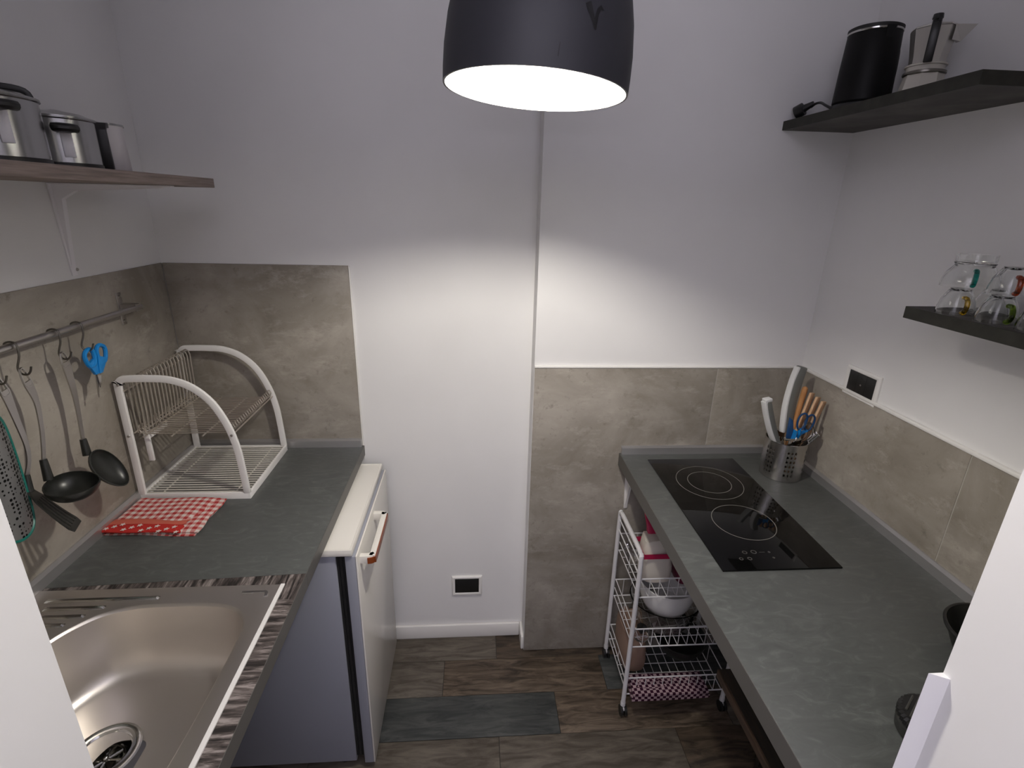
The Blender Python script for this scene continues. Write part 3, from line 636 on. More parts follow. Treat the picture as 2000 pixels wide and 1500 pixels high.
# ------------------------------------------------------------------ left shelf, bracket, pots
t = thing('wall_shelf', 'taupe wood wall shelf on white bracket at the left', 'shelf', (-0.79, 1.0, 1.67))
obj('board', MB().box(XLW, -0.66, 0.42, 1.46, 1.664, 1.686), M_shelfoak, t, bevel=0.001)
for y in (1.285, 0.62):
    b = obj('bracket', MB().loft([[(XLW+dx, y-0.015, 1.664), (XLW+dx, y+0.015, 1.664), (XLW+dx, y+0.008, 1.462), (XLW+dx, y-0.008, 1.462)] for dx in (0.0, 0.004)]).loft([[(XLW, y-0.015, z), (XLW, y+0.015, z), (-0.672, y+0.008, z), (-0.672, y-0.008, z)] for z in (1.6605, 1.664)]), M_bracket, t, bevel=0.001, label='white metal shelf bracket')
    obj('gusset', MB().loft([[(XLW+0.004, y+dy, 1.475), (XLW+0.004, y+dy, 1.6605), (-0.69, y+dy, 1.6605), (-0.70, y+dy, 1.657), (XLW+0.05, y+dy, 1.648), (XLW+0.019, y+dy, 1.63)] for dy in (-0.006, 0.006)]), M_bracket, b)
    for z in (1.475, 1.63): obj('screw', MB().cyl((XLW+0.004, y+0.008, z), (XLW+0.0065, y+0.008, z), 0.004, 0.003, 10), M_steel, b)

def pot(name, label, c, r, h, lid=True, hang=0.97, longh=False):
    t = thing(name, label, 'pot', (c[0], c[1], 1.686), None)
    z0 = 1.686
    obj('body', MB().lathe([(0.001, 0.0005), (r-0.004, 0.0005), (r-0.001, 0.004), (r-0.001, 0.010), (r, 0.011), (r, h-0.003), (r+0.003, h-0.001), (r+0.003, h), (r-0.001, h), (r-0.002, h-0.004), (r-0.002, 0.012), (0.001, 0.011)], (c[0], c[1], z0), 44), M_pot, t)
    obj('base_ring', MB().lathe([(r-0.002, 0.001), (r+0.0012, 0.002), (r+0.0012, 0.010), (r-0.001, 0.011)], (c[0], c[1], z0), 44), M_black, t)
    if lid:
        l = obj('lid', MB().lathe([(r+0.0025, h+0.0005), (r+0.0025, h+0.003), (r-0.004, h+0.005), (r*0.7, h+0.010), (r*0.3, h+0.014), (0.001, h+0.015)], (c[0], c[1], z0), 44), M_pot, t)
        zk = z0+h+(0.002 if r > 0.07 else -0.006); kl = 0.040 if r > 0.07 else 0.022
        q = Vector((0.82, 0.56, 0)); o_ = Vector((c[0], c[1], zk))+q*(0.034 if r > 0.07 else 0.0)
        obj('lid_handle', MB().sweep(smooth([tuple(o_-q*kl+Vector((0, 0, -0.003))), tuple(o_-q*kl*0.8+Vector((0, 0, 0.013))), tuple(o_+Vector((0, 0, 0.017))), tuple(o_+q*kl*0.8+Vector((0, 0, 0.013))), tuple(o_+q*kl+Vector((0, 0, -0.005)))], 4), [(0.0045, -0.011), (0.0045, 0.011), (-0.0045, 0.011), (-0.0045, -0.011)]), M_black, l, bevel=0.002)
    return t
def side_handle(t, c, r, z, ang, gl=0.024):
    d = Vector((math.cos(ang), math.sin(ang), 0)); s_ = Vector((-d.y, d.x, 0)); c = Vector((c[0], c[1], z))
    m_ = obj('handle', MB().sweep([tuple(c+d*(r-0.001)), tuple(c+d*(r+0.015)), tuple(c+d*(r+0.028))], lambda i: [(0.007, -0.012-0.002*i), (0.007, 0.012+0.002*i), (-0.007, 0.012+0.002*i), (-0.007, -0.012-0.002*i)]), M_black, t, bevel=0.003)
    obj('grip', MB().tube(smooth([tuple(c+d*(r+0.024)-s_*gl), tuple(c+d*(r+0.030)-s_*gl*0.6), tuple(c+d*(r+0.031)), tuple(c+d*(r+0.030)+s_*gl*0.6), tuple(c+d*(r+0.024)+s_*gl)], 4), 0.0075, 10), M_black, m_)
def handle_plate(t, c, r, z0, z1, ang):
    d = Vector((math.cos(ang), math.sin(ang), 0)); s_ = Vector((-d.y, d.x, 0)); c = Vector((c[0], c[1], 0))
    obj('handle_plate', MB().loft([[tuple(c+d*(r+o_)+s_*q+Vector((0, 0, z))) for q, z in ((-0.0085, z0), (0.0085, z0), (0.0085, z1), (-0.0085, z1))] for o_ in (-0.002, 0.0025)]), M_white if False else M_bracket, t, bevel=0.001, label='bracket plate under the handle, steel reflection painted white')  # reflective steel bracket, its bright reflection painted as white
cam_dir = lambda c: math.atan2(-c[1], -c[0])
c = (-0.805, 0.996); t = pot('saucepan', 'largest lidded steel saucepan on left shelf, cut by the frame', c, 0.080, 0.101); side_handle(t, c, 0.080, 1.686+0.083, cam_dir(c)+0.22); handle_plate(t, c, 0.080, 1.716, 1.766, cam_dir(c)+0.34)
c = (-0.79, 1.146); t = pot('saucepan', 'middle lidded steel saucepan with black side handle on left shelf', c, 0.058, 0.088); side_handle(t, c, 0.058, 1.686+0.068, cam_dir(c)+0.12, 0.016); handle_plate(t, c, 0.058, 1.706, 1.750, cam_dir(c)+0.16)
M_cpot = mat('grey_enamel_pot', (0.72, 0.69, 0.70, 1), 0.4, 0.3)
c = (-0.79, 1.272); t = thing('coffee_pot', 'small steel coffee pot with black strap handle, last on shelf', 'pot', (c[0], c[1], 1.686))
obj('body', MB().lathe([(0.001, 0.0005), (0.039, 0.0005), (0.041, 0.004), (0.038, 0.090), (0.0395, 0.093), (0.037, 0.094), (0.036, 0.088), (0.001, 0.004)], (c[0], c[1], 1.686), 40), M_cpot, t)
obj('lid', MB().lathe([(0.0405, 0.0925), (0.0405, 0.0965), (0.02, 0.0995), (0.001, 0.1005)], (c[0], c[1], 1.686), 36), M_pot, t)
d = Vector((math.cos(cam_dir(c)-0.20), math.sin(cam_dir(c)-0.20), 0)); cc = Vector((c[0], c[1], 1.686))
obj('handle', MB().sweep([tuple(cc+d*0.034+Vector((0, 0, 0.091))), tuple(cc+d*0.052+Vector((0, 0, 0.090))), tuple(cc+d*0.062+Vector((0, 0, 0.080))), tuple(cc+d*0.060+Vector((0, 0, 0.045))), tuple(cc+d*0.056+Vector((0, 0, 0.004)))], [(0.005, -0.021), (0.005, 0.021), (-0.005, 0.021), (-0.005, -0.021)], up=tuple(d)), M_black, t, bevel=0.002)

# ------------------------------------------------------------------ outlets
def outlet(name, label, origin, ux, un, wd, ht, holes):
    """origin = centre on wall; ux = along wall; un = outwards"""
    t = thing(name, label, 'outlet', origin); o = Vector(origin); ux = Vector(ux); un = Vector(un); uz = Vector((0, 0, 1))
    def P(a, b, c_): return tuple(o+ux*a+uz*b+un*c_)
    def ring(aw, bh, c_): return [P(-aw, -bh, c_), P(aw, -bh, c_), P(aw, bh, c_), P(-aw, bh, c_)]
    iw, ih = wd*0.39, ht*0.36
    obj('frame', MB().loft([ring(wd/2, ht/2, 0), ring(wd/2, ht/2, 0.005), ring(wd/2-0.004, ht/2-0.004, 0.009), ring(iw+0.002, ih+0.002, 0.008), ring(iw, ih, 0.005)], True, True, False), M_trimw, t, bevel=0.001)
    obj('insert', MB().loft([ring(iw, ih, 0.003), ring(iw, ih, 0.0065), ring(iw-0.001, ih-0.001, 0.007)]), M_black, t)
    for a, b in holes: obj('socket_hole', MB().cyl(P(a, b, 0.0068), P(a, b, 0.0074), 0.0028, None, 10), M_rubber if b else M_steel, t)
    for a in (-iw*0.34, iw*0.34): obj('module_gap', MB().loft([[P(a-0.0004, -ih, c_), P(a+0.0004, -ih, c_), P(a+0.0004, ih, c_), P(a-0.0004, ih, c_)] for c_ in (0.0066, 0.0073)]), M_rubber, t)
    return t
outlet('wall_outlet', 'white framed black outlet low on the back wall', (-0.028, YLW, 0.248), (1, 0, 0), (0, -1, 0), 0.116, 0.088, [])
outlet('wall_outlet', 'white framed black outlet above the right wall tiles', (XRW, 1.281, 1.190), (0, -1, 0), (-1, 0, 0), 0.128, 0.086, [(0.0, 0.019), (0.0, 0.0), (0.0, -0.019)])

# ------------------------------------------------------------------ pendant lamp
LC = Vector((0.0945, 0.90, 1.808)); LR = 0.142
t = thing('pendant_lamp', 'dark grey dome pendant lamp with white inside over the aisle', 'lamp', tuple(LC))
t.rotation_euler = (math.radians(-1.4), math.radians(3.2), 0)
prof_o = [(LR, 0), (LR+0.0005, 0.02), (LR, 0.05), (LR-0.004, 0.09), (LR-0.012, 0.13), (LR-0.026, 0.17), (LR-0.047, 0.205), (LR-0.075, 0.233), (LR-0.108, 0.250), (0.030, 0.256)]
obj('shade', MB().lathe(prof_o, tuple(LC), 72), M_lampout, t)
obj('shade_lining', MB().lathe([(LR, 0.0)]+[(r-0.003, z-0.002 if z > 0.01 else z) for r, z in prof_o[:1]]+[(r-0.003, z-0.003) for r, z in prof_o[1:-1]]+[(0.002, 0.252)], tuple(LC), 72), M_lampin, t, label='white inside of the shade')
obj('socket', MB().cyl((LC.x, LC.y, LC.z+0.126), (LC.x, LC.y, LC.z+0.252), 0.020, 0.022, 20), M_lampin, t)
bb = obj('bulb', MB().lathe([(0.001, 0.059), (0.015, 0.061), (0.025, 0.069), (0.029, 0.082), (0.0285, 0.087)], tuple(LC), 28), M_bulb, t, label='lit frosted bulb')
obj('bulb_neck', MB().lathe([(0.0290, 0.0862), (0.0285, 0.096), (0.020, 0.112), (0.014, 0.122), (0.014, 0.128)], tuple(LC), 28, True, True), M_lampin, bb)
obj('cord', MB().cyl((LC.x, LC.y, LC.z+0.290), (LC.x, LC.y, CEIL-0.03), 0.003, None, 10), M_black, t)
obj('cord_cap', MB().lathe([(0.031, 0.254), (0.028, 0.268), (0.012, 0.290), (0.003, 0.296)], tuple(LC), 24), M_black, t)
obj('canopy', MB().lathe([(0.001, CEIL-LC.z-0.032), (0.045, CEIL-LC.z-0.030), (0.052, CEIL-LC.z-0.001)], tuple(LC), 28), M_black, t)
def shade_pt(ang, z, off=0.0006):
    for (r0_, z0_), (r1_, z1_) in zip(prof_o[:-1], prof_o[1:]):
        if z0_ <= z <= z1_: r = r0_+(r1_-r0_)*(z-z0_)/(z1_-z0_); break
    return (LC.x+(r+off)*math.cos(ang), LC.y+(r+off)*math.sin(ang), LC.z+z)
for pl in ([(0.0, 0.075), (0.05, 0.082), (0.085, 0.060), (0.105, 0.046), (0.115, 0.036), (0.095, 0.034), (0.075, 0.046), (0.03, 0.062)], [(0.085, 0.05), (0.115, 0.072), (0.15, 0.080), (0.185, 0.072), (0.15, 0.072), (0.13, 0.062), (0.112, 0.036), (0.10, 0.034)], [(-0.20, 0.014), (-0.19, 0.030), (-0.185, 0.028), (-0.19, 0.012)]):
    mb = MB(); mb.face([shade_pt(-PI/2+0.31+a_*1.15, (0.050+(z_-0.034)*0.66) if a_ >= 0 else z_) for a_, z_ in pl])
    obj('smudge', mb, M_smudge, t, label='dark scuff mark on the shade')

# ------------------------------------------------------------------ right worktop and cooktop
t = thing('worktop', 'long slate grey laminate worktop on the right around the black cooktop', 'worktop', (0.78, 1.0, ZR))
obj('top', MB().box(XRF, XRW-T, 0.405, YRW-T, ZR-0.044, ZR), M_slate, t, bevel=0.0015)
obj('edge_band', MB().box(XRF-0.0012, XRF, 0.405, YRW-T, ZR-0.044, ZR-0.0006), M_slateedge, t)
upstand(t, ((XRF+0.004, YRW-T), (XRW-T, YRW-T)), ZR, 'x')
upstand(t, ((XRW-T, 0.41), (XRW-T, YRW-T)), ZR, 'y')
b = obj('support_bracket', MB().loft([[(0.518, y, 0.810), (0.548, y, 0.810), (0.538, y, 0.638), (0.526, y, 0.638)] for y in (YRW-T-0.004, YRW-T)]), M_white, t, bevel=0.001, label='white metal support bracket')
obj('gusset', MB().loft([[(0.533+dx, YRW-T-0.004, 0.65), (0.533+dx, YRW-T-0.004, 0.809), (0.533+dx, YRW-T-0.20, 0.809), (0.533+dx, YRW-T-0.19, 0.80), (0.533+dx, YRW-T-0.03, 0.74)] for dx in (-0.004, 0.004)]), M_white, b)
obj('bracket_arm', MB().box(0.520, 0.546, YRW-T-0.22, YRW-T, 0.806, 0.810), M_white, b)

t = thing('cooktop', 'black glass two-ring electric cooktop set in right worktop', 'cooktop', (0.716, 1.215, ZR))
obj('glass', MB().box(0.571, 0.861, 0.942, 1.489, ZR+0.0002, ZR+0.0046), M_glassblack, t, bevel=0.0012)
zc = ZR+0.0046
def annulus(c, r, wd=0.0016, nm='ring', m=M_print):
    n = 72; mb = MB()
    mb.loft([[(c[0]+q*math.cos(2*PI*i/n), c[1]+q*math.sin(2*PI*i/n), z) for i in range(n)] for q, z in ((r-wd, zc), (r-wd, zc+0.0002), (r, zc+0.0002), (r, zc))], True, False, False)
    return obj(nm, mb, m, t)
annulus((0.713, 1.337), 0.098, nm='cooking_zone'); annulus((0.713, 1.337), 0.064, nm='cooking_zone'); annulus((0.715, 1.130), 0.081, nm='cooking_zone')
for x, y, r in ((0.654, 1.004, 0.006), (0.677, 1.005, 0.007), (0.634, 0.981, 0.005), (0.655, 0.981, 0.0055), (0.715, 0.982, 0.003), (0.715, 1.003, 0.003)):
    annulus((x, y), r, 0.002, 'touch_key', M_printdim)
obj('touch_key', MB().box(0.690, 0.704, 1.0025, 1.004, zc, zc+0.0002), M_printdim, t)

# ------------------------------------------------------------------ utensil holder
HX, HY, HR, HH = 0.968, 1.392, 0.060, 0.123
t = thing('utensil_holder', 'perforated brushed steel cutlery pot behind the cooktop', 'utensil holder', (HX, HY, ZR))
M_holder = mat('holder_steel', (0.55, 0.53, 0.51, 1), 0.27, 1.0)
def perforated():
    mb = MB(); bm = mb.bm; nC = 72; zs = [0.0, 0.015, 0.030, 0.045, 0.060, 0.075, 0.090, 0.105, HH]
    cell = {}
    def vert(i, z): return (HX+HR*math.cos(2*PI*i/nC), HY+HR*math.sin(2*PI*i/nC), ZR+0.001+z)
    cache = {}
    def V(p):
        k = tuple(round(q, 6) for q in p)
        if k not in cache: cache[k] = bm.verts.new(p)
        return cache[k]
    for i in range(nC):
        grp = i % 12; hole_col = grp in (1, 3, 5)
        for j in range(len(zs)-1):
            p = [vert(i, zs[j]), vert(i+1, zs[j]), vert(i+1, zs[j+1]), vert(i, zs[j+1])]
            if hole_col and 1 <= j <= 6:
                zc_ = (zs[j]+zs[j+1])/2; ic = i+0.5; rh = 0.0040; hv = []
                # ring of 8 hole verts starting at lower-left corner direction
                for q in range(8):
                    an = math.radians(225+45*q); hv.append(V(vert(ic+rh*1.05*math.cos(an)/(2*PI*HR/nC), zc_+rh*math.sin(an))))
                cr = [V(x) for x in p]
                for q in range(4):
                    bm.faces.new((cr[q], cr[(q+1) % 4], hv[(2*q+2) % 8], hv[2*q+1], hv[2*q]))
            else: bm.faces.new([V(x) for x in p])
    return mb
obj('wall', perforated(), M_holder, t, solid=0.0012)
obj('rim', MB().tube([(HX+HR*math.cos(2*PI*i/48), HY+HR*math.sin(2*PI*i/48), ZR+HH) for i in range(48)], 0.0016, 6, True), M_polished, t)
obj('base', MB().lathe([(0.001, 0.0022), (HR-0.001, 0.0022), (HR, 0.001), (HR-0.004, 0.0003), (0.001, 0.0003)], (HX, HY, ZR), 48), M_black, t)
zb_ = ZR+0.006
def tool(name, label, cat, group=None): return thing(name, label, cat, (HX, HY, zb_), group)
# two grey and white knives standing blade down
def knife(label, tip, foot, curve, wid, endcap):
    t = tool('kitchen_knife', label, 'knife', 'grey handled knives in the steel pot'); a = Vector(foot); b = Vector(tip)
    mid = a.lerp(b, 0.62)+Vector(curve); P = smooth([tuple(a.lerp(b, 0.38)+Vector(curve)*0.4), tuple(mid), tuple(a.lerp(b, 0.84)+Vector(curve)*0.7), tuple(b)], 5)
    n_ = Vector((-0.75, -0.60, 0.25))
    obj('grip', strip(P, lerp_list([wid*0.8, wid, wid*1.05, wid*0.9], len(P)), 0.018, (0.2, -0.9, 0.2)), M_grey, t, bevel=0.004)
    side = Vector((-1, -0.1, 0))*(wid*0.45)
    obj('spine', strip([tuple(Vector(p)+side) for p in P], lerp_list([0.008, 0.010, 0.010, 0.010], len(P)), 0.020, (0.2, -0.9, 0.2)), M_greyw, t, bevel=0.002)
    if endcap: obj('end_cap', MB().sweep([tuple(Vector(P[-1])+side*1.2), tuple(Vector(P[-1])-side*1.1+Vector((0, 0, 0.004)))], [(0.007, -0.010), (0.007, 0.010), (-0.003, 0.010), (-0.003, -0.010)]), M_greyw, t, bevel=0.002)
    obj('blade', strip([tuple(a), tuple(Vector(P[0]))], [0.012, 0.022], 0.0018, (0.2, -0.9, 0.2)), M_polished, t)
knife('short grey handled knife with white hooked end, leaning left in the pot', (0.885, 1.400, 1.098), (0.985, 1.395, zb_+0.004), (-0.004, 0, -0.004), 0.022, True)
knife('tall grey handled knife with curved white back, highest in the pot', (1.000, 1.440, 1.195), (0.962, 1.388, zb_+0.004), (-0.012, 0, 0.004), 0.034, False)
# wooden handles
for k, (tip, foot, lab, m, w_) in enumerate([((1.010, 1.420, 1.137), (0.975, 1.400, zb_+0.004), 'round orange wooden spoon handle behind the flat wooden ones', M_woodspoon2, 0.013),
        ((1.026, 1.405, 1.122), (0.972, 1.392, zb_+0.004), 'flat pale wooden spatula handle, left of the three in the pot', M_woodspoon, 0.015),
        ((1.037, 1.390, 1.114), (0.980, 1.385, zb_+0.004), 'flat pale wooden spatula handle, middle of the three in the pot', M_woodspoon, 0.015),
        ((1.046, 1.374, 1.106), (0.988, 1.378, zb_+0.004), 'flat pale wooden spatula handle, right of the three in the pot', M_woodspoon, 0.015)]):
    t = tool('wooden_spoon' if k == 0 else 'wooden_spatula', lab, 'wooden spoon' if k == 0 else 'spatula', None if k == 0 else 'wooden spatulas in the steel pot')
    a = Vector(foot); b = Vector(tip)
    if k == 0: obj('handle', MB().cyl(tuple(a), tuple(b-Vector((0, 0, 0.008))), 0.006, 0.0085, 12).ball(tuple(b-Vector((0, 0, 0.008))), 0.0085, 12), m, t)
    else: obj('handle', strip([tuple(a), tuple(a.lerp(b, 0.5)), tuple(b)], [0.014, w_*1.35, w_*1.55], 0.0075, (0.5, -0.8, 0.2)), m, t, bevel=0.0015)
# blue kitchen scissors, upside down in the pot
t = tool('kitchen_scissors', 'dark blue kitchen scissors standing loops up in the steel pot', 'scissors')
for sg, yo in ((-1, -0.010), (1, 0.0)):
    cx_, cz_ = 0.972+0.030*(sg > 0), 1.050-0.008*(sg > 0); yy = 1.352+0.004*sg
    P = smooth([(cx_-0.013, yy, cz_), (cx_-0.009, yy, cz_+0.020), (cx_+0.004, yy, cz_+0.028), (cx_+0.014, yy, cz_+0.018), (cx_+0.013, yy, cz_-0.004), (cx_+0.004, yy, cz_-0.022), (cx_-0.008, yy, cz_-0.020)], 4, True)
    obj('finger_loop', MB().tube(P, 0.0030, 8, True), M_darkblue, t)
    obj('shank', MB().sweep([(cx_-0.001, yy, cz_-0.021), (0.980+0.004*sg, yy+0.004, 1.008), (0.976, 1.366+0.002*sg, 0.975)], [(0.004, -0.004), (0.004, 0.004), (-0.004, 0.004), (-0.004, -0.004)]), M_blue, t, bevel=0.001)
    obj('blade', strip([(0.976, 1.366+0.002*sg, 0.975), (0.972, 1.384+0.002*sg, zb_+0.006)], [0.012, 0.004], 0.0014, (0, -1, 0)), M_polished, t)
# turner with blue/black head and steel neck
t = tool('vegetable_peeler', 'steel necked peeler with black and blue handle in the pot front', 'peeler')
obj('handle', MB().loft([[(0.930, 1.338, 1.002), (0.954, 1.338, 0.998), (0.942, 1.342, 1.058), (0.932, 1.344, 1.066)], [(0.930, 1.348, 1.002), (0.954, 1.348, 0.998), (0.942, 1.352, 1.058), (0.932, 1.354, 1.066)]]), M_darkblue, t, bevel=0.003)
obj('inlay', MB().loft([[(0.942, 1.3365, 1.000), (0.956, 1.3365, 0.998), (0.958, 1.338, 1.025), (0.948, 1.338, 1.030)], [(0.942, 1.343, 1.000), (0.956, 1.343, 0.998), (0.958, 1.344, 1.025), (0.948, 1.344, 1.030)]]), M_blue, t)
obj('neck', MB().box(0.926, 0.956, 1.336, 1.349, 0.994, 1.002), M_polished, t, bevel=0.002)
obj('shaft', strip([(0.945, 1.342, 0.996), (0.944, 1.344, 0.965), (0.944, 1.350, 0.93), (0.948, 1.365, zb_+0.006)], [0.010, 0.009, 0.016, 0.012], 0.003, (0, -1, 0)), M_polished, t)
# steel cutlery
for k, (tip, foot, nm, lab) in enumerate([((1.026, 1.352, 1.008), (0.955, 1.392, zb_+0.004), 'fork', 'steel fork leaning right over the pot rim, left of three'), ((1.034, 1.354, 1.012), (0.958, 1.396, zb_+0.004), 'fork', 'steel fork leaning right over the pot rim, middle of three'), ((1.042, 1.358, 1.006), (0.962, 1.398, zb_+0.004), 'table_knife', 'steel table knife leaning right over the pot rim, lowest')]):
    t = tool(nm, lab, 'cutlery', 'steel cutlery leaning right in the pot'); a = Vector(foot); b = Vector(tip)
    P = smooth([tuple(a), tuple(a.lerp(b, 0.55)), tuple(a.lerp(b, 0.9)+Vector((0, 0, 0.003))), tuple(b)], 4)
    obj('handle', strip(P, lerp_list([0.008, 0.007, 0.013, 0.012], len(P)), 0.003, (-0.3, -0.8, 0.5)), M_polished, t, bevel=0.0008)
t = tool('tablespoon', 'steel spoon bowl shining above the pot rim', 'spoon')
obj('handle', strip([(0.968, 1.400, zb_+0.004), (0.975, 1.375, 0.955)], [0.012, 0.007], 0.003, (0, -1, 0)), M_polished, t)
shell_bowl((0.978, 1.362, 0.975), (0.08, -0.2, 0.97), (-0.2, 0.95, 0.2), 0.026, 0.017, 0.007, M_polished, 'bowl', t, 18, 5)
t = tool('whisk', 'small dark wire whisk loops behind the peeler in the pot', 'whisk')
mb = MB()
for k in range(4):
    an = k*PI/4; dx, dy = 0.016*math.cos(an), 0.016*math.sin(an); ax, ay, az = 1.012, 1.366, 0.985
    mb.tube(smooth([(0.985, 1.385, 0.955), (ax+dx, ay+dy, az+0.012), (ax+dx*0.9, ay+dy*0.9, az+0.040), (ax, ay, az+0.056), (ax-dx*0.9, ay-dy*0.9, az+0.040), (ax-dx, ay-dy, az+0.012), (0.985, 1.385, 0.955)], 4), 0.0012, 6)
obj('wires', mb, M_hook, t)
obj('handle', MB().cyl((0.985, 1.385, 0.960), (0.960, 1.405, zb_+0.004), 0.005, None, 10), M_polished, t)

# ------------------------------------------------------------------ right upper shelf with kettle and moka pot
t = thing('wall_shelf', 'dark laminate shelf high on right wall with kettle', 'shelf', (0.97, 1.25, 1.856))
obj('board', MB().box(0.868, XRW, 0.952, YRW, 1.856, 1.879), M_shelfdark, t)
obj('edging', MB().prism([(0.866, 0.95), (XRW, 0.95), (XRW, 0.952), (0.868, 0.952), (0.868, YRW), (0.866, YRW)], 1.856, 1.879), M_shelfedge, t, flat=True, label='darker edge band')
ZS = 1.879
M_kettle = mat('kettle_black', (0.004, 0.004, 0.004, 1), 0.5, spec=0.2)
KX, KY = 0.962, 1.385
t = thing('electric_kettle', 'tall black cylindrical kettle on the upper right shelf', 'kettle', (KX, KY, ZS))
obj('base', MB().lathe([(0.001, 0.0005), (0.064, 0.0005), (0.066, 0.004), (0.064, 0.016), (0.060, 0.018)], (KX, KY, ZS), 40), M_black, t)
obj('body', MB().lathe([(0.060, 0.018), (0.0625, 0.022), (0.060, 0.10), (0.0565, 0.172), (0.0555, 0.174), (0.05, 0.176), (0.001, 0.177)], (KX, KY, ZS), 44), M_kettle, t)
obj('lid_rim', MB().lathe([(0.0570, 0.172), (0.0580, 0.174), (0.0580, 0.179), (0.054, 0.181), (0.001, 0.182)], (KX, KY, ZS), 44), M_rubber, t)
obj('rim_band', MB().lathe([(0.0572, 0.168), (0.0580, 0.169), (0.0580, 0.172), (0.0572, 0.173)], (KX, KY, ZS), 44), M_polished, t, label='thin chrome band under the lid')
obj('spout', MB().loft([[(KX+0.010, KY-0.052, ZS+0.150), (KX-0.012, KY-0.056, ZS+0.150), (KX-0.001, KY-0.054, ZS+0.135)], [(KX+0.014, KY-0.054, ZS+0.174), (KX-0.014, KY-0.058, ZS+0.174), (KX+0.002, KY-0.066, ZS+0.172)]]), M_kettle, t)
obj('handle', MB().sweep(smooth([(KX+0.050, KY+0.02, ZS+0.160), (KX+0.078, KY+0.03, ZS+0.155), (KX+0.088, KY+0.034, ZS+0.13), (KX+0.086, KY+0.033, ZS+0.07), (KX+0.056, KY+0.02, ZS+0.045)], 5), [(0.007, -0.009), (0.007, 0.009), (-0.007, 0.009), (-0.007, -0.009)]), M_black, t, bevel=0.003)
cd = obj('power_cord', MB().tube(smooth([(KX-0.062, KY+0.01, ZS+0.008), (KX-0.066, KY+0.035, ZS+0.020), (KX-0.058, KY+0.070, ZS+0.032), (KX-0.050, KY+0.105, ZS+0.036), (KX-0.052, KY+0.122, ZS+0.030)], 6), 0.0032, 8), M_black, t)
pa, pb = Vector((KX-0.052, KY+0.112, ZS+0.038)), Vector((KX-0.078, KY+0.146, ZS+0.018))
pl = obj('plug', MB().cyl(tuple(pa), tuple(pa.lerp(pb, 0.55)), 0.006, 0.010, 14).cyl(tuple(pa.lerp(pb, 0.55)), tuple(pb), 0.0165, 0.0165, 18), M_black, cd)
MX, MY = 0.985, 1.228
t = thing('moka_pot', 'silver stovetop moka pot with black handle beside the kettle', 'moka pot', (MX, MY, ZS))
M_moka = mat('cast_aluminium', (0.62, 0.60, 0.56, 1), 0.28, 0.85)
M_mokacream = mat('cream_enamel', (0.60, 0.57, 0.50, 1), 0.3)
def oct_lathe(prof): return MB().lathe(prof, (MX, MY, ZS), 8)
obj('boiler', oct_lathe([(0.001, 0.0005), (0.043, 0.0005), (0.044, 0.004), (0.038, 0.046), (0.037, 0.052), (0.036, 0.053)]), M_mokacream, t, flat=True)
obj('seal_ring', MB().lathe([(0.036, 0.050), (0.040, 0.052), (0.040, 0.056), (0.035, 0.058)], (MX, MY, ZS), 28), M_hook, t)
obj('collar', MB().lathe([(0.034, 0.056), (0.036, 0.066), (0.039, 0.067), (0.039, 0.070), (0.034, 0.072)], (MX, MY, ZS), 28), M_mokacream, t)
obj('jug', oct_lathe([(0.033, 0.070), (0.034, 0.085), (0.043, 0.136), (0.042, 0.137), (0.001, 0.137)]), M_moka, t, flat=True)
obj('spout', MB().loft([[(MX+0.012, MY-0.038, ZS+0.110), (MX+0.040, MY-0.018, ZS+0.110), (MX+0.034, MY-0.036, ZS+0.108)], [(MX+0.010, MY-0.042, ZS+0.137), (MX+0.044, MY-0.016, ZS+0.137), (MX+0.054, MY-0.046, ZS+0.138)]]), M_moka, t, flat=True)
l = obj('lid', oct_lathe([(0.043, 0.137), (0.042, 0.140), (0.02, 0.147), (0.001, 0.149)]), M_moka, t, flat=True)
obj('knob', MB().lathe([(0.004, 0.147), (0.006, 0.152), (0.010, 0.158), (0.009, 0.166), (0.001, 0.168)], (MX, MY, ZS), 16), M_black, l)
hd = Vector((-0.62, -0.78, 0)); base = Vector((MX, MY, ZS))
obj('handle', MB().sweep([tuple(base+hd*0.036+Vector((0, 0, 0.128))), tuple(base+hd*0.058+Vector((0, 0, 0.140))), tuple(base+hd*0.066+Vector((0, 0, 0.134))), tuple(base+hd*0.062+Vector((0, 0, 0.105))), tuple(base+hd*0.054+Vector((0, 0, 0.066)))], [(0.0065, -0.008), (0.0065, 0.008), (-0.0065, 0.008), (-0.0065, -0.008)], up=(0, 0, 1)), M_black, t, bevel=0.002)
obj('valve', MB().cyl(tuple(base+Vector((0.030, -0.022, 0.030))), tuple(base+Vector((0.040, -0.030, 0.029))), 0.005, 0.006, 10), M_hook, t)

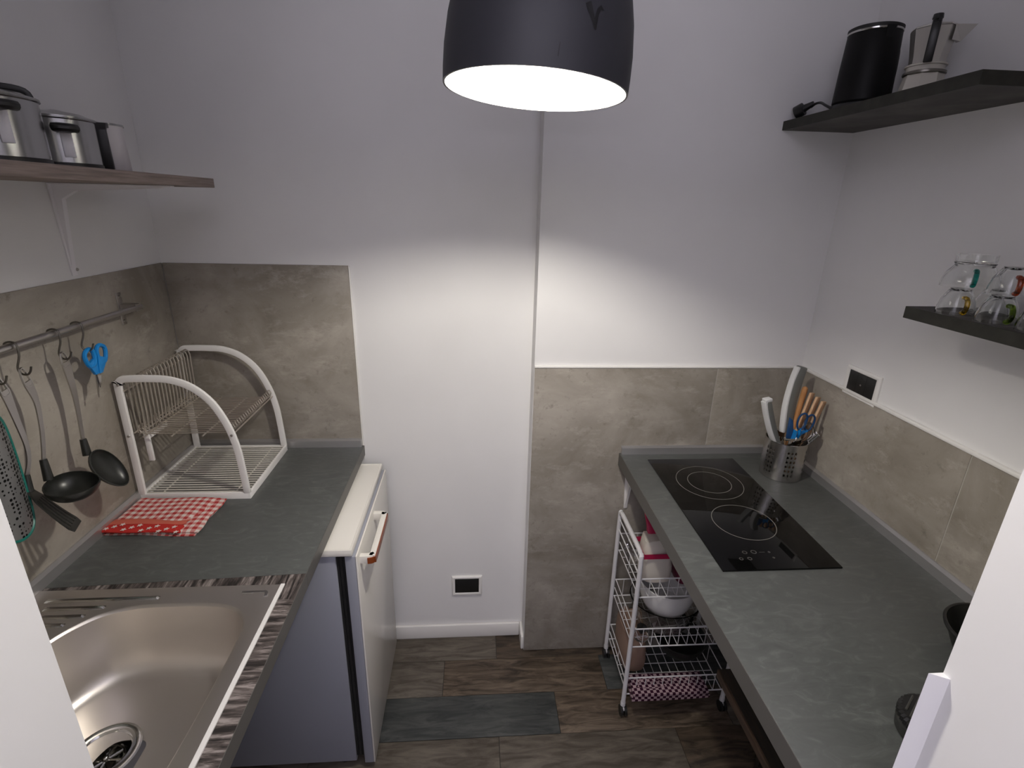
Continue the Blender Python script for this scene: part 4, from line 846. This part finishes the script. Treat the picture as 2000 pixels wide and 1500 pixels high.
# ------------------------------------------------------------------ right lower shelf with glass cups
t = thing('wall_shelf', 'dark laminate shelf on right wall carrying glass cups', 'shelf', (0.98, 0.75, 1.437))
obj('board', MB().box(0.902, XRW, 0.42, 1.010, 1.437, 1.461), M_shelfdark, t)
obj('edging', MB().prism([(0.900, 0.42), (0.902, 0.42), (0.902, 1.010), (XRW, 1.010), (XRW, 1.012), (0.900, 1.012)], 1.437, 1.461), M_shelfedge, t, flat=True, label='darker edge band')
ZC = 1.4612
def cup(label, c, z, r, h, foot, hm, ang, hsize=0.013, fh=0.010):
    t = thing('glass_cup', label, 'cup', (c[0], c[1], z), 'upturned glass cups on the right shelf')
    pr = [(r, 0.0), (r, 0.002), (r*0.97, h*0.30), (r*0.86, h*0.62), (r*0.66, h*0.90), (foot+0.002, h), (foot, h+0.001), (foot+0.001, h+fh), (foot-0.003, h+fh), (foot-0.004, h+0.003), (0.002, h+0.0015), (0.002, h-0.0015), (foot*0.9, h-0.002), (r*0.66-0.002, h*0.90-0.003), (r*0.86-0.002, h*0.62-0.002), (r*0.97-0.002, h*0.30), (r-0.002, 0.002), (r-0.002, 0.0)]
    lp = pr+[pr[0]]
    obj('bowl', MB().lathe(lp, (c[0], c[1], z), 40), M_glass, t)
    if hm:
        d = Vector((math.cos(ang), math.sin(ang), 0)); b = Vector((c[0], c[1], z))
        P = smooth([tuple(b+d*(r*0.80)+Vector((0, 0, h*0.74))), tuple(b+d*(r+hsize*0.55)+Vector((0, 0, h*0.72))), tuple(b+d*(r+hsize)+Vector((0, 0, h*0.45))), tuple(b+d*(r+hsize*0.6)+Vector((0, 0, h*0.20))), tuple(b+d*(r*0.985)+Vector((0, 0, h*0.16)))], 5)
        obj('handle', MB().tube(P, 0.0042, 10), hm, t)
    return t
cup('upturned glass cup with amber handle at the front of the shelf end', (0.934, 0.934), ZC, 0.031, 0.046, 0.016, M_gamb, -2.0, fh=0.003)
cup('upturned glass cup with green handle on the shelf under the red-handled one', (0.940, 0.856), ZC, 0.031, 0.046, 0.016, M_ggrn, -1.95, fh=0.003)
cup('upturned glass cup at the right edge, cut by the frame', (0.945, 0.785), ZC, 0.031, 0.046, 0.016, M_gamb, -1.6, fh=0.003)
cup('upturned glass cup at the back supporting the teal-handled one', (1.020, 0.945), ZC, 0.031, 0.046, 0.016, None, 0, fh=0.003)
cup('upturned glass cup with teal handle and wide foot, stacked at left', (0.965, 0.952), ZC+0.0495, 0.046, 0.046, 0.031, M_gteal, -2.25, fh=0.016)
cup('upturned glass cup with red handle stacked on the green-handled one', (0.943, 0.852), ZC+0.0495, 0.032, 0.046, 0.016, M_gred, -2.15, fh=0.003)
cup('upturned glass cup on top of the stack at the frame edge', (0.950, 0.785), ZC+0.0495, 0.031, 0.046, 0.018, None, 0, fh=0.014)

# ------------------------------------------------------------------ black pot and ribbed jar by the right wall end
PX, PY = 0.975, 0.680
t = thing('black_saucepan', 'matt black saucepan at the near right end of the worktop', 'pot', (PX, PY, ZR))
obj('body', MB().lathe([(0.001, 0.0005), (0.058, 0.0005), (0.064, 0.005), (0.082, 0.045), (0.087, 0.049), (0.087, 0.053), (0.082, 0.054), (0.078, 0.045), (0.060, 0.006), (0.001, 0.005)], (PX, PY, ZR), 48), M_nylon, t)
obj('rim', MB().tube([(PX+0.085*math.cos(2*PI*i/48), PY+0.085*math.sin(2*PI*i/48), ZR+0.0535) for i in range(48)], 0.0032, 8, True), M_black, t)
obj('handle', MB().sweep(smooth([(PX-0.066, PY-0.050, ZR+0.040), (PX-0.090, PY-0.070, ZR+0.040), (PX-0.112, PY-0.10, ZR+0.040)], 5), lambda i: [(0.008, -0.011), (0.008, 0.011), (-0.008, 0.011), (-0.008, -0.011)]), M_black, t, bevel=0.004)
JX, JY = 0.722, 0.545
t = thing('ribbed_jar', 'small black ribbed jar beside the right door jamb', 'jar', (JX, JY, ZR))
obj('body', MB().lathe([(0.001, 0.0005), (0.040, 0.0005), (0.044, 0.004), (0.046, 0.022), (0.043, 0.026)], (JX, JY, ZR), 40), M_nylon, t)
mb = MB()
n = 40; loops = []
for r, z in ((0.043, 0.026), (0.046, 0.028), (0.046, 0.036), (0.042, 0.041)):
    loops.append([(JX+(r+(0.0012 if i % 2 else -0.0012))*math.cos(2*PI*i/(2*n)), JY+(r+(0.0012 if i % 2 else -0.0012))*math.sin(2*PI*i/(2*n)), ZR+z) for i in range(2*n)])
mb.loft(loops)
l = obj('lid', mb, M_black, t, flat=True)
M_rib = mat('grey_lid_rib', (0.05, 0.05, 0.045, 1), 0.35)
mb = MB()
for k in range(-4, 5):
    x = k*0.0082; hl = math.sqrt(max(0, 0.038**2-x*x)); c_, s_ = math.cos(2.2), math.sin(2.2)
    p0 = (JX+x*c_-hl*s_, JY+x*s_+hl*c_, ZR+0.042); p1 = (JX+x*c_+hl*s_, JY+x*s_-hl*c_, ZR+0.042)
    mb.cyl(p0, p1, 0.0018, None, 6)
obj('lid_ribs', mb, M_rib, l)

# ------------------------------------------------------------------ trolley
TX0, TX1, TY0, TY1 = 0.506, 0.856, 1.272, 1.512
t = thing('wire_trolley', 'white three-tier wire trolley on castors under the right worktop', 'trolley', (0.68, 1.39, 0))
M_tr = mat('white_coated_wire', (0.70, 0.69, 0.70, 1), 0.35)
for x in (TX0, TX1):
    pts = smooth([(x, TY0, 0.040), (x, TY0, 0.40), (x, TY0, 0.625), (x, TY0+0.010, 0.643), (x, TY0+0.030, 0.650), (x, (TY0+TY1)/2, 0.651), (x, TY1-0.030, 0.650), (x, TY1-0.010, 0.643), (x, TY1, 0.625), (x, TY1, 0.40), (x, TY1, 0.040)], 4)
    f = obj('side_frame', MB().tube(pts, 0.0075, 10), M_tr, t)
    for z in (0.615, 0.575): obj('side_rail', MB().cyl((x, TY0, z), (x, TY1, z), 0.0022, None, 8), M_tr, f)
    for y in (TY0, TY1):
        ca = obj('castor', MB().cyl((x, y, 0.026), (x, y, 0.050), 0.0085, None, 12).box(x-0.009, x+0.009, y-0.012, y+0.006, 0.022, 0.030), M_tr, t)
        obj('wheel', MB().cyl((x-0.011, y-0.006, 0.0185), (x-0.003, y-0.006, 0.0185), 0.018, None, 20).cyl((x+0.003, y-0.006, 0.0185), (x+0.011, y-0.006, 0.0185), 0.018, None, 20), M_black, ca)
def basket(zb, zt_):
    mb = MB(); x0, x1, y0, y1 = TX0+0.009, TX1-0.009, TY0+0.003, TY1-0.003
    for z, r in ((zt_, 0.0026), (zb, 0.0026)):
        mb.tube([(x0, y0, z), (x1, y0, z), (x1, y1, z), (x0, y1, z)], r, 6, True)
    n = 11
    for k in range(1, n):
        x = x0+(x1-x0)*k/n; mb.tube([(x, y0, zt_), (x, y0, zb), (x, y1, zb), (x, y1, zt_)], 0.0014, 5)
    m = 6
    for k in range(1, m):
        y = y0+(y1-y0)*k/m; mb.tube([(x0, y, zt_), (x0, y, zb), (x1, y, zb), (x1, y, zt_)] if k % 3 == 0 else [(x0, y, zb), (x1, y, zb)], 0.0014, 5)
    mb.tube([(x0-0.001, y0, (zb+zt_)/2), (x0-0.001, y1, (zb+zt_)/2)], 0.0018, 6)
    for y in (y0, y1):
        for z in (zb, zt_):
            mb.tube([(TX0, y, z), (x0+0.004, y, z)], 0.002, 6); mb.tube([(TX1, y, z), (x1-0.004, y, z)], 0.002, 6)
    return obj('basket', mb, M_tr, t)
for zb2, zt2 in ((0.487, 0.557), (0.287, 0.360), (0.082, 0.152)): basket(zb2, zt2)
# contents: top tier
def sack(name, label, cat, c, sx, sy_, h, m, z, seed, top=0.55, tw=0.0):
    rnd = random.Random(seed); loops = []; n = 20
    for k in range(9):
        v = k/8; q = 1-(1-top)*max(0, (v-0.45)/0.55)**1.4; b_ = 0.90+0.10*min(1, v*5)
        lp = []
        for i in range(n):
            a_ = 2*PI*i/n; ca, sa = math.cos(a_), math.sin(a_); e = 0.55
            rx = sx*q*b_*(abs(ca)**e)*(1 if ca > 0 else -1)*(1+rnd.uniform(-0.05, 0.05)); ry = sy_*q*b_*(abs(sa)**e)*(1 if sa > 0 else -1)*(1+rnd.uniform(-0.05, 0.05))
            lp.append((c[0]+rx+tw*v, c[1]+ry, z+h*v+(0.006*math.sin(3*a_) if k == 8 else 0)))
        loops.append(lp)
    o = MB().loft(loops); return o
zt1 = 0.4895
t = thing('flour_bag', 'white paper food bag with magenta bands in top trolley tier', 'bag', (0.60, 1.375, zt1))
obj('bag', sack('', '', '', (0.596, 1.375), 0.052, 0.042, 0.150, M_bag, zt1, 3, 0.75, -0.010), M_bag, t)
obj('label_band', MB().loft([[(0.592+0.055*a_, 1.375+0.047*b_, z) for a_, b_ in ((-1, -1), (1, -1), (1, 1), (-1, 1))] for z in (0.588, 0.606)], True, False, False), M_pink, t, solid=0.001)
obj('folded_top', MB().loft([[(0.565, 1.385, 0.632), (0.612, 1.385, 0.632), (0.612, 1.41, 0.632), (0.565, 1.41, 0.632)], [(0.562, 1.395, 0.662), (0.598, 1.395, 0.660), (0.598, 1.412, 0.660), (0.562, 1.412, 0.662)], [(0.560, 1.425, 0.695), (0.585, 1.425, 0.690), (0.585, 1.440, 0.690), (0.560, 1.440, 0.695)]]), M_pink, t, bevel=0.004)
t = thing('snack_packet', 'maroon foil food packet slumped beside the white bag', 'packet', (0.685, 1.36, zt1))
obj('packet', sack('', '', '', (0.690, 1.365), 0.034, 0.045, 0.125, M_maroon, zt1, 8, 0.6, -0.02), M_maroon, t)
t = thing('plastic_bag', 'clear crumpled plastic bag behind the flour bag', 'bag', (0.66, 1.45, zt1))
obj('film', sack('', '', '', (0.668, 1.455), 0.055, 0.040, 0.150, M_plastic_clear, zt1, 11, 0.7, 0), M_plastic_clear, t)
t = thing('plastic_wrap', 'clear plastic wrap bundle at left of the top tier', 'wrap', (0.545, 1.45, zt1))
obj('film', sack('', '', '', (0.545, 1.462), 0.022, 0.034, 0.05, M_plastic_clear, zt1, 12, 0.6, 0), M_plastic_clear, t)
# middle tier: cut glass dish with bowl in it
zt2_ = 0.2895
t = thing('glass_dish', 'ribbed clear glass dish in the middle trolley tier', 'dish', (0.655, 1.39, zt2_))
mb = MB(); loops = []
n = 64
for r, z in ((0.070, 0.0005), (0.078, 0.003), (0.096, 0.055), (0.106, 0.098), (0.103, 0.099), (0.092, 0.058), (0.074, 0.007), (0.002, 0.006)):
    loops.append([(0.655+1.15*(r+(0.0007 if i % 2 else -0.0007)*(0.02 < z < 0.097))*math.cos(2*PI*i/n), 1.39+(r+(0.0007 if i % 2 else -0.0007)*(0.02 < z < 0.097))*math.sin(2*PI*i/n), zt2_+z) for i in range(n)])
mb.loft(loops, True, True, False); obj('dish', mb, M_glass, t)
t = thing('salad_bowl', 'white porcelain bowl nested in the ribbed glass dish', 'bowl', (0.655, 1.39, 0.352))
obj('bowl', MB().lathe([(0.002, 0.0005), (0.064, 0.0005), (0.070, 0.004), (0.084, 0.030), (0.092, 0.062), (0.094, 0.100), (0.091, 0.101), (0.088, 0.064), (0.080, 0.034), (0.062, 0.008), (0.002, 0.006)], (0.655, 1.39, 0.352), 48), M_porcelain, t)
t = thing('glass_lid_dish', 'black knobbed glass dish at left of the middle tier', 'dish', (0.57, 1.32, zt2_))
obj('knob', MB().lathe([(0.006, 0.02), (0.008, 0.03), (0.016, 0.036), (0.016, 0.046), (0.001, 0.048)], (0.552, 1.310, zt2_), 16), M_black, t)
obj('dish', MB().lathe([(0.002, 0.0005), (0.022, 0.0005), (0.026, 0.012), (0.020, 0.018), (0.006, 0.021), (0.002, 0.021)], (0.552, 1.310, zt2_), 24), M_plastic_clear, t)
# bottom tier
zt3 = 0.0845
t = thing('paper_bag', 'brown paper bag with rolled top in the bottom tier', 'bag', (0.555, 1.44, zt3))
obj('bag', sack('', '', '', (0.570, 1.425), 0.046, 0.070, 0.168, M_kraft, zt3, 21, 0.85, -0.012), M_kraft, t)
obj('rolled_top', MB().tube(smooth([(0.552, 1.362, 0.257), (0.553, 1.39, 0.260), (0.552, 1.43, 0.259), (0.553, 1.48, 0.257)], 5), 0.010, 10), M_kraft, t)
t = thing('folded_cloth', 'plum and pale checked folded cloth at the bottom tier front', 'cloth', (0.66, 1.32, zt3))
for k in range(2):
    o = MB(); z = zt3+0.016*k
    nn = 14; top = []; lo2 = []
    P = smooth([(0.525+0.004*k, 1.300+0.002*k, z+0.0075), (0.60, 1.299, z+0.0082), (0.70, 1.300, z+0.0072), (0.79-0.006*k, 1.302, z+0.0075)], 5)
    o.sweep(P, [(0.0074, -0.020), (0.0078, 0.03), (0.0060, 0.058), (-0.0060, 0.058), (-0.0072, 0.03), (-0.0072, -0.020), (-0.004, -0.0245), (0.004, -0.0245)])
    obj('fold', o, M_patt, t)
t = thing('frying_pan', 'black frying pan lying on the bottom trolley tier', 'pan', (0.73, 1.43, zt3))
obj('pan', MB().lathe([(0.002, 0.0005), (0.070, 0.0005), (0.086, 0.030), (0.090, 0.050), (0.087, 0.051), (0.082, 0.032), (0.066, 0.005), (0.002, 0.005)], (0.745, 1.452-0.035, zt3+0.050), 40), M_nylon, t)
obj('handle', MB().sweep([(0.675, 1.45, zt3+0.095), (0.60, 1.478, zt3+0.125)], [(0.006, -0.010), (0.006, 0.010), (-0.006, 0.010), (-0.006, -0.010)]), M_black, t, bevel=0.003)

# ------------------------------------------------------------------ low dark board under the worktop
t = thing('low_shelf', 'dark brown low shelf unit under the right worktop', 'shelf', (0.88, 0.75, 0))
obj('board', MB().box(0.700, 1.065, 0.42, 1.080, 0.372, 0.400), M_lowboard, t, bevel=0.001)
obj('front_edge', MB().box(0.694, 0.700, 0.42, 1.080, 0.372, 0.400), M_boardedge, t, bevel=0.001, label='lighter brown front edging')
for y in (0.45, 1.04): obj('side_panel', MB().box(0.860, 1.060, y, y+0.018, 0.001, 0.372), M_lowboard, t)
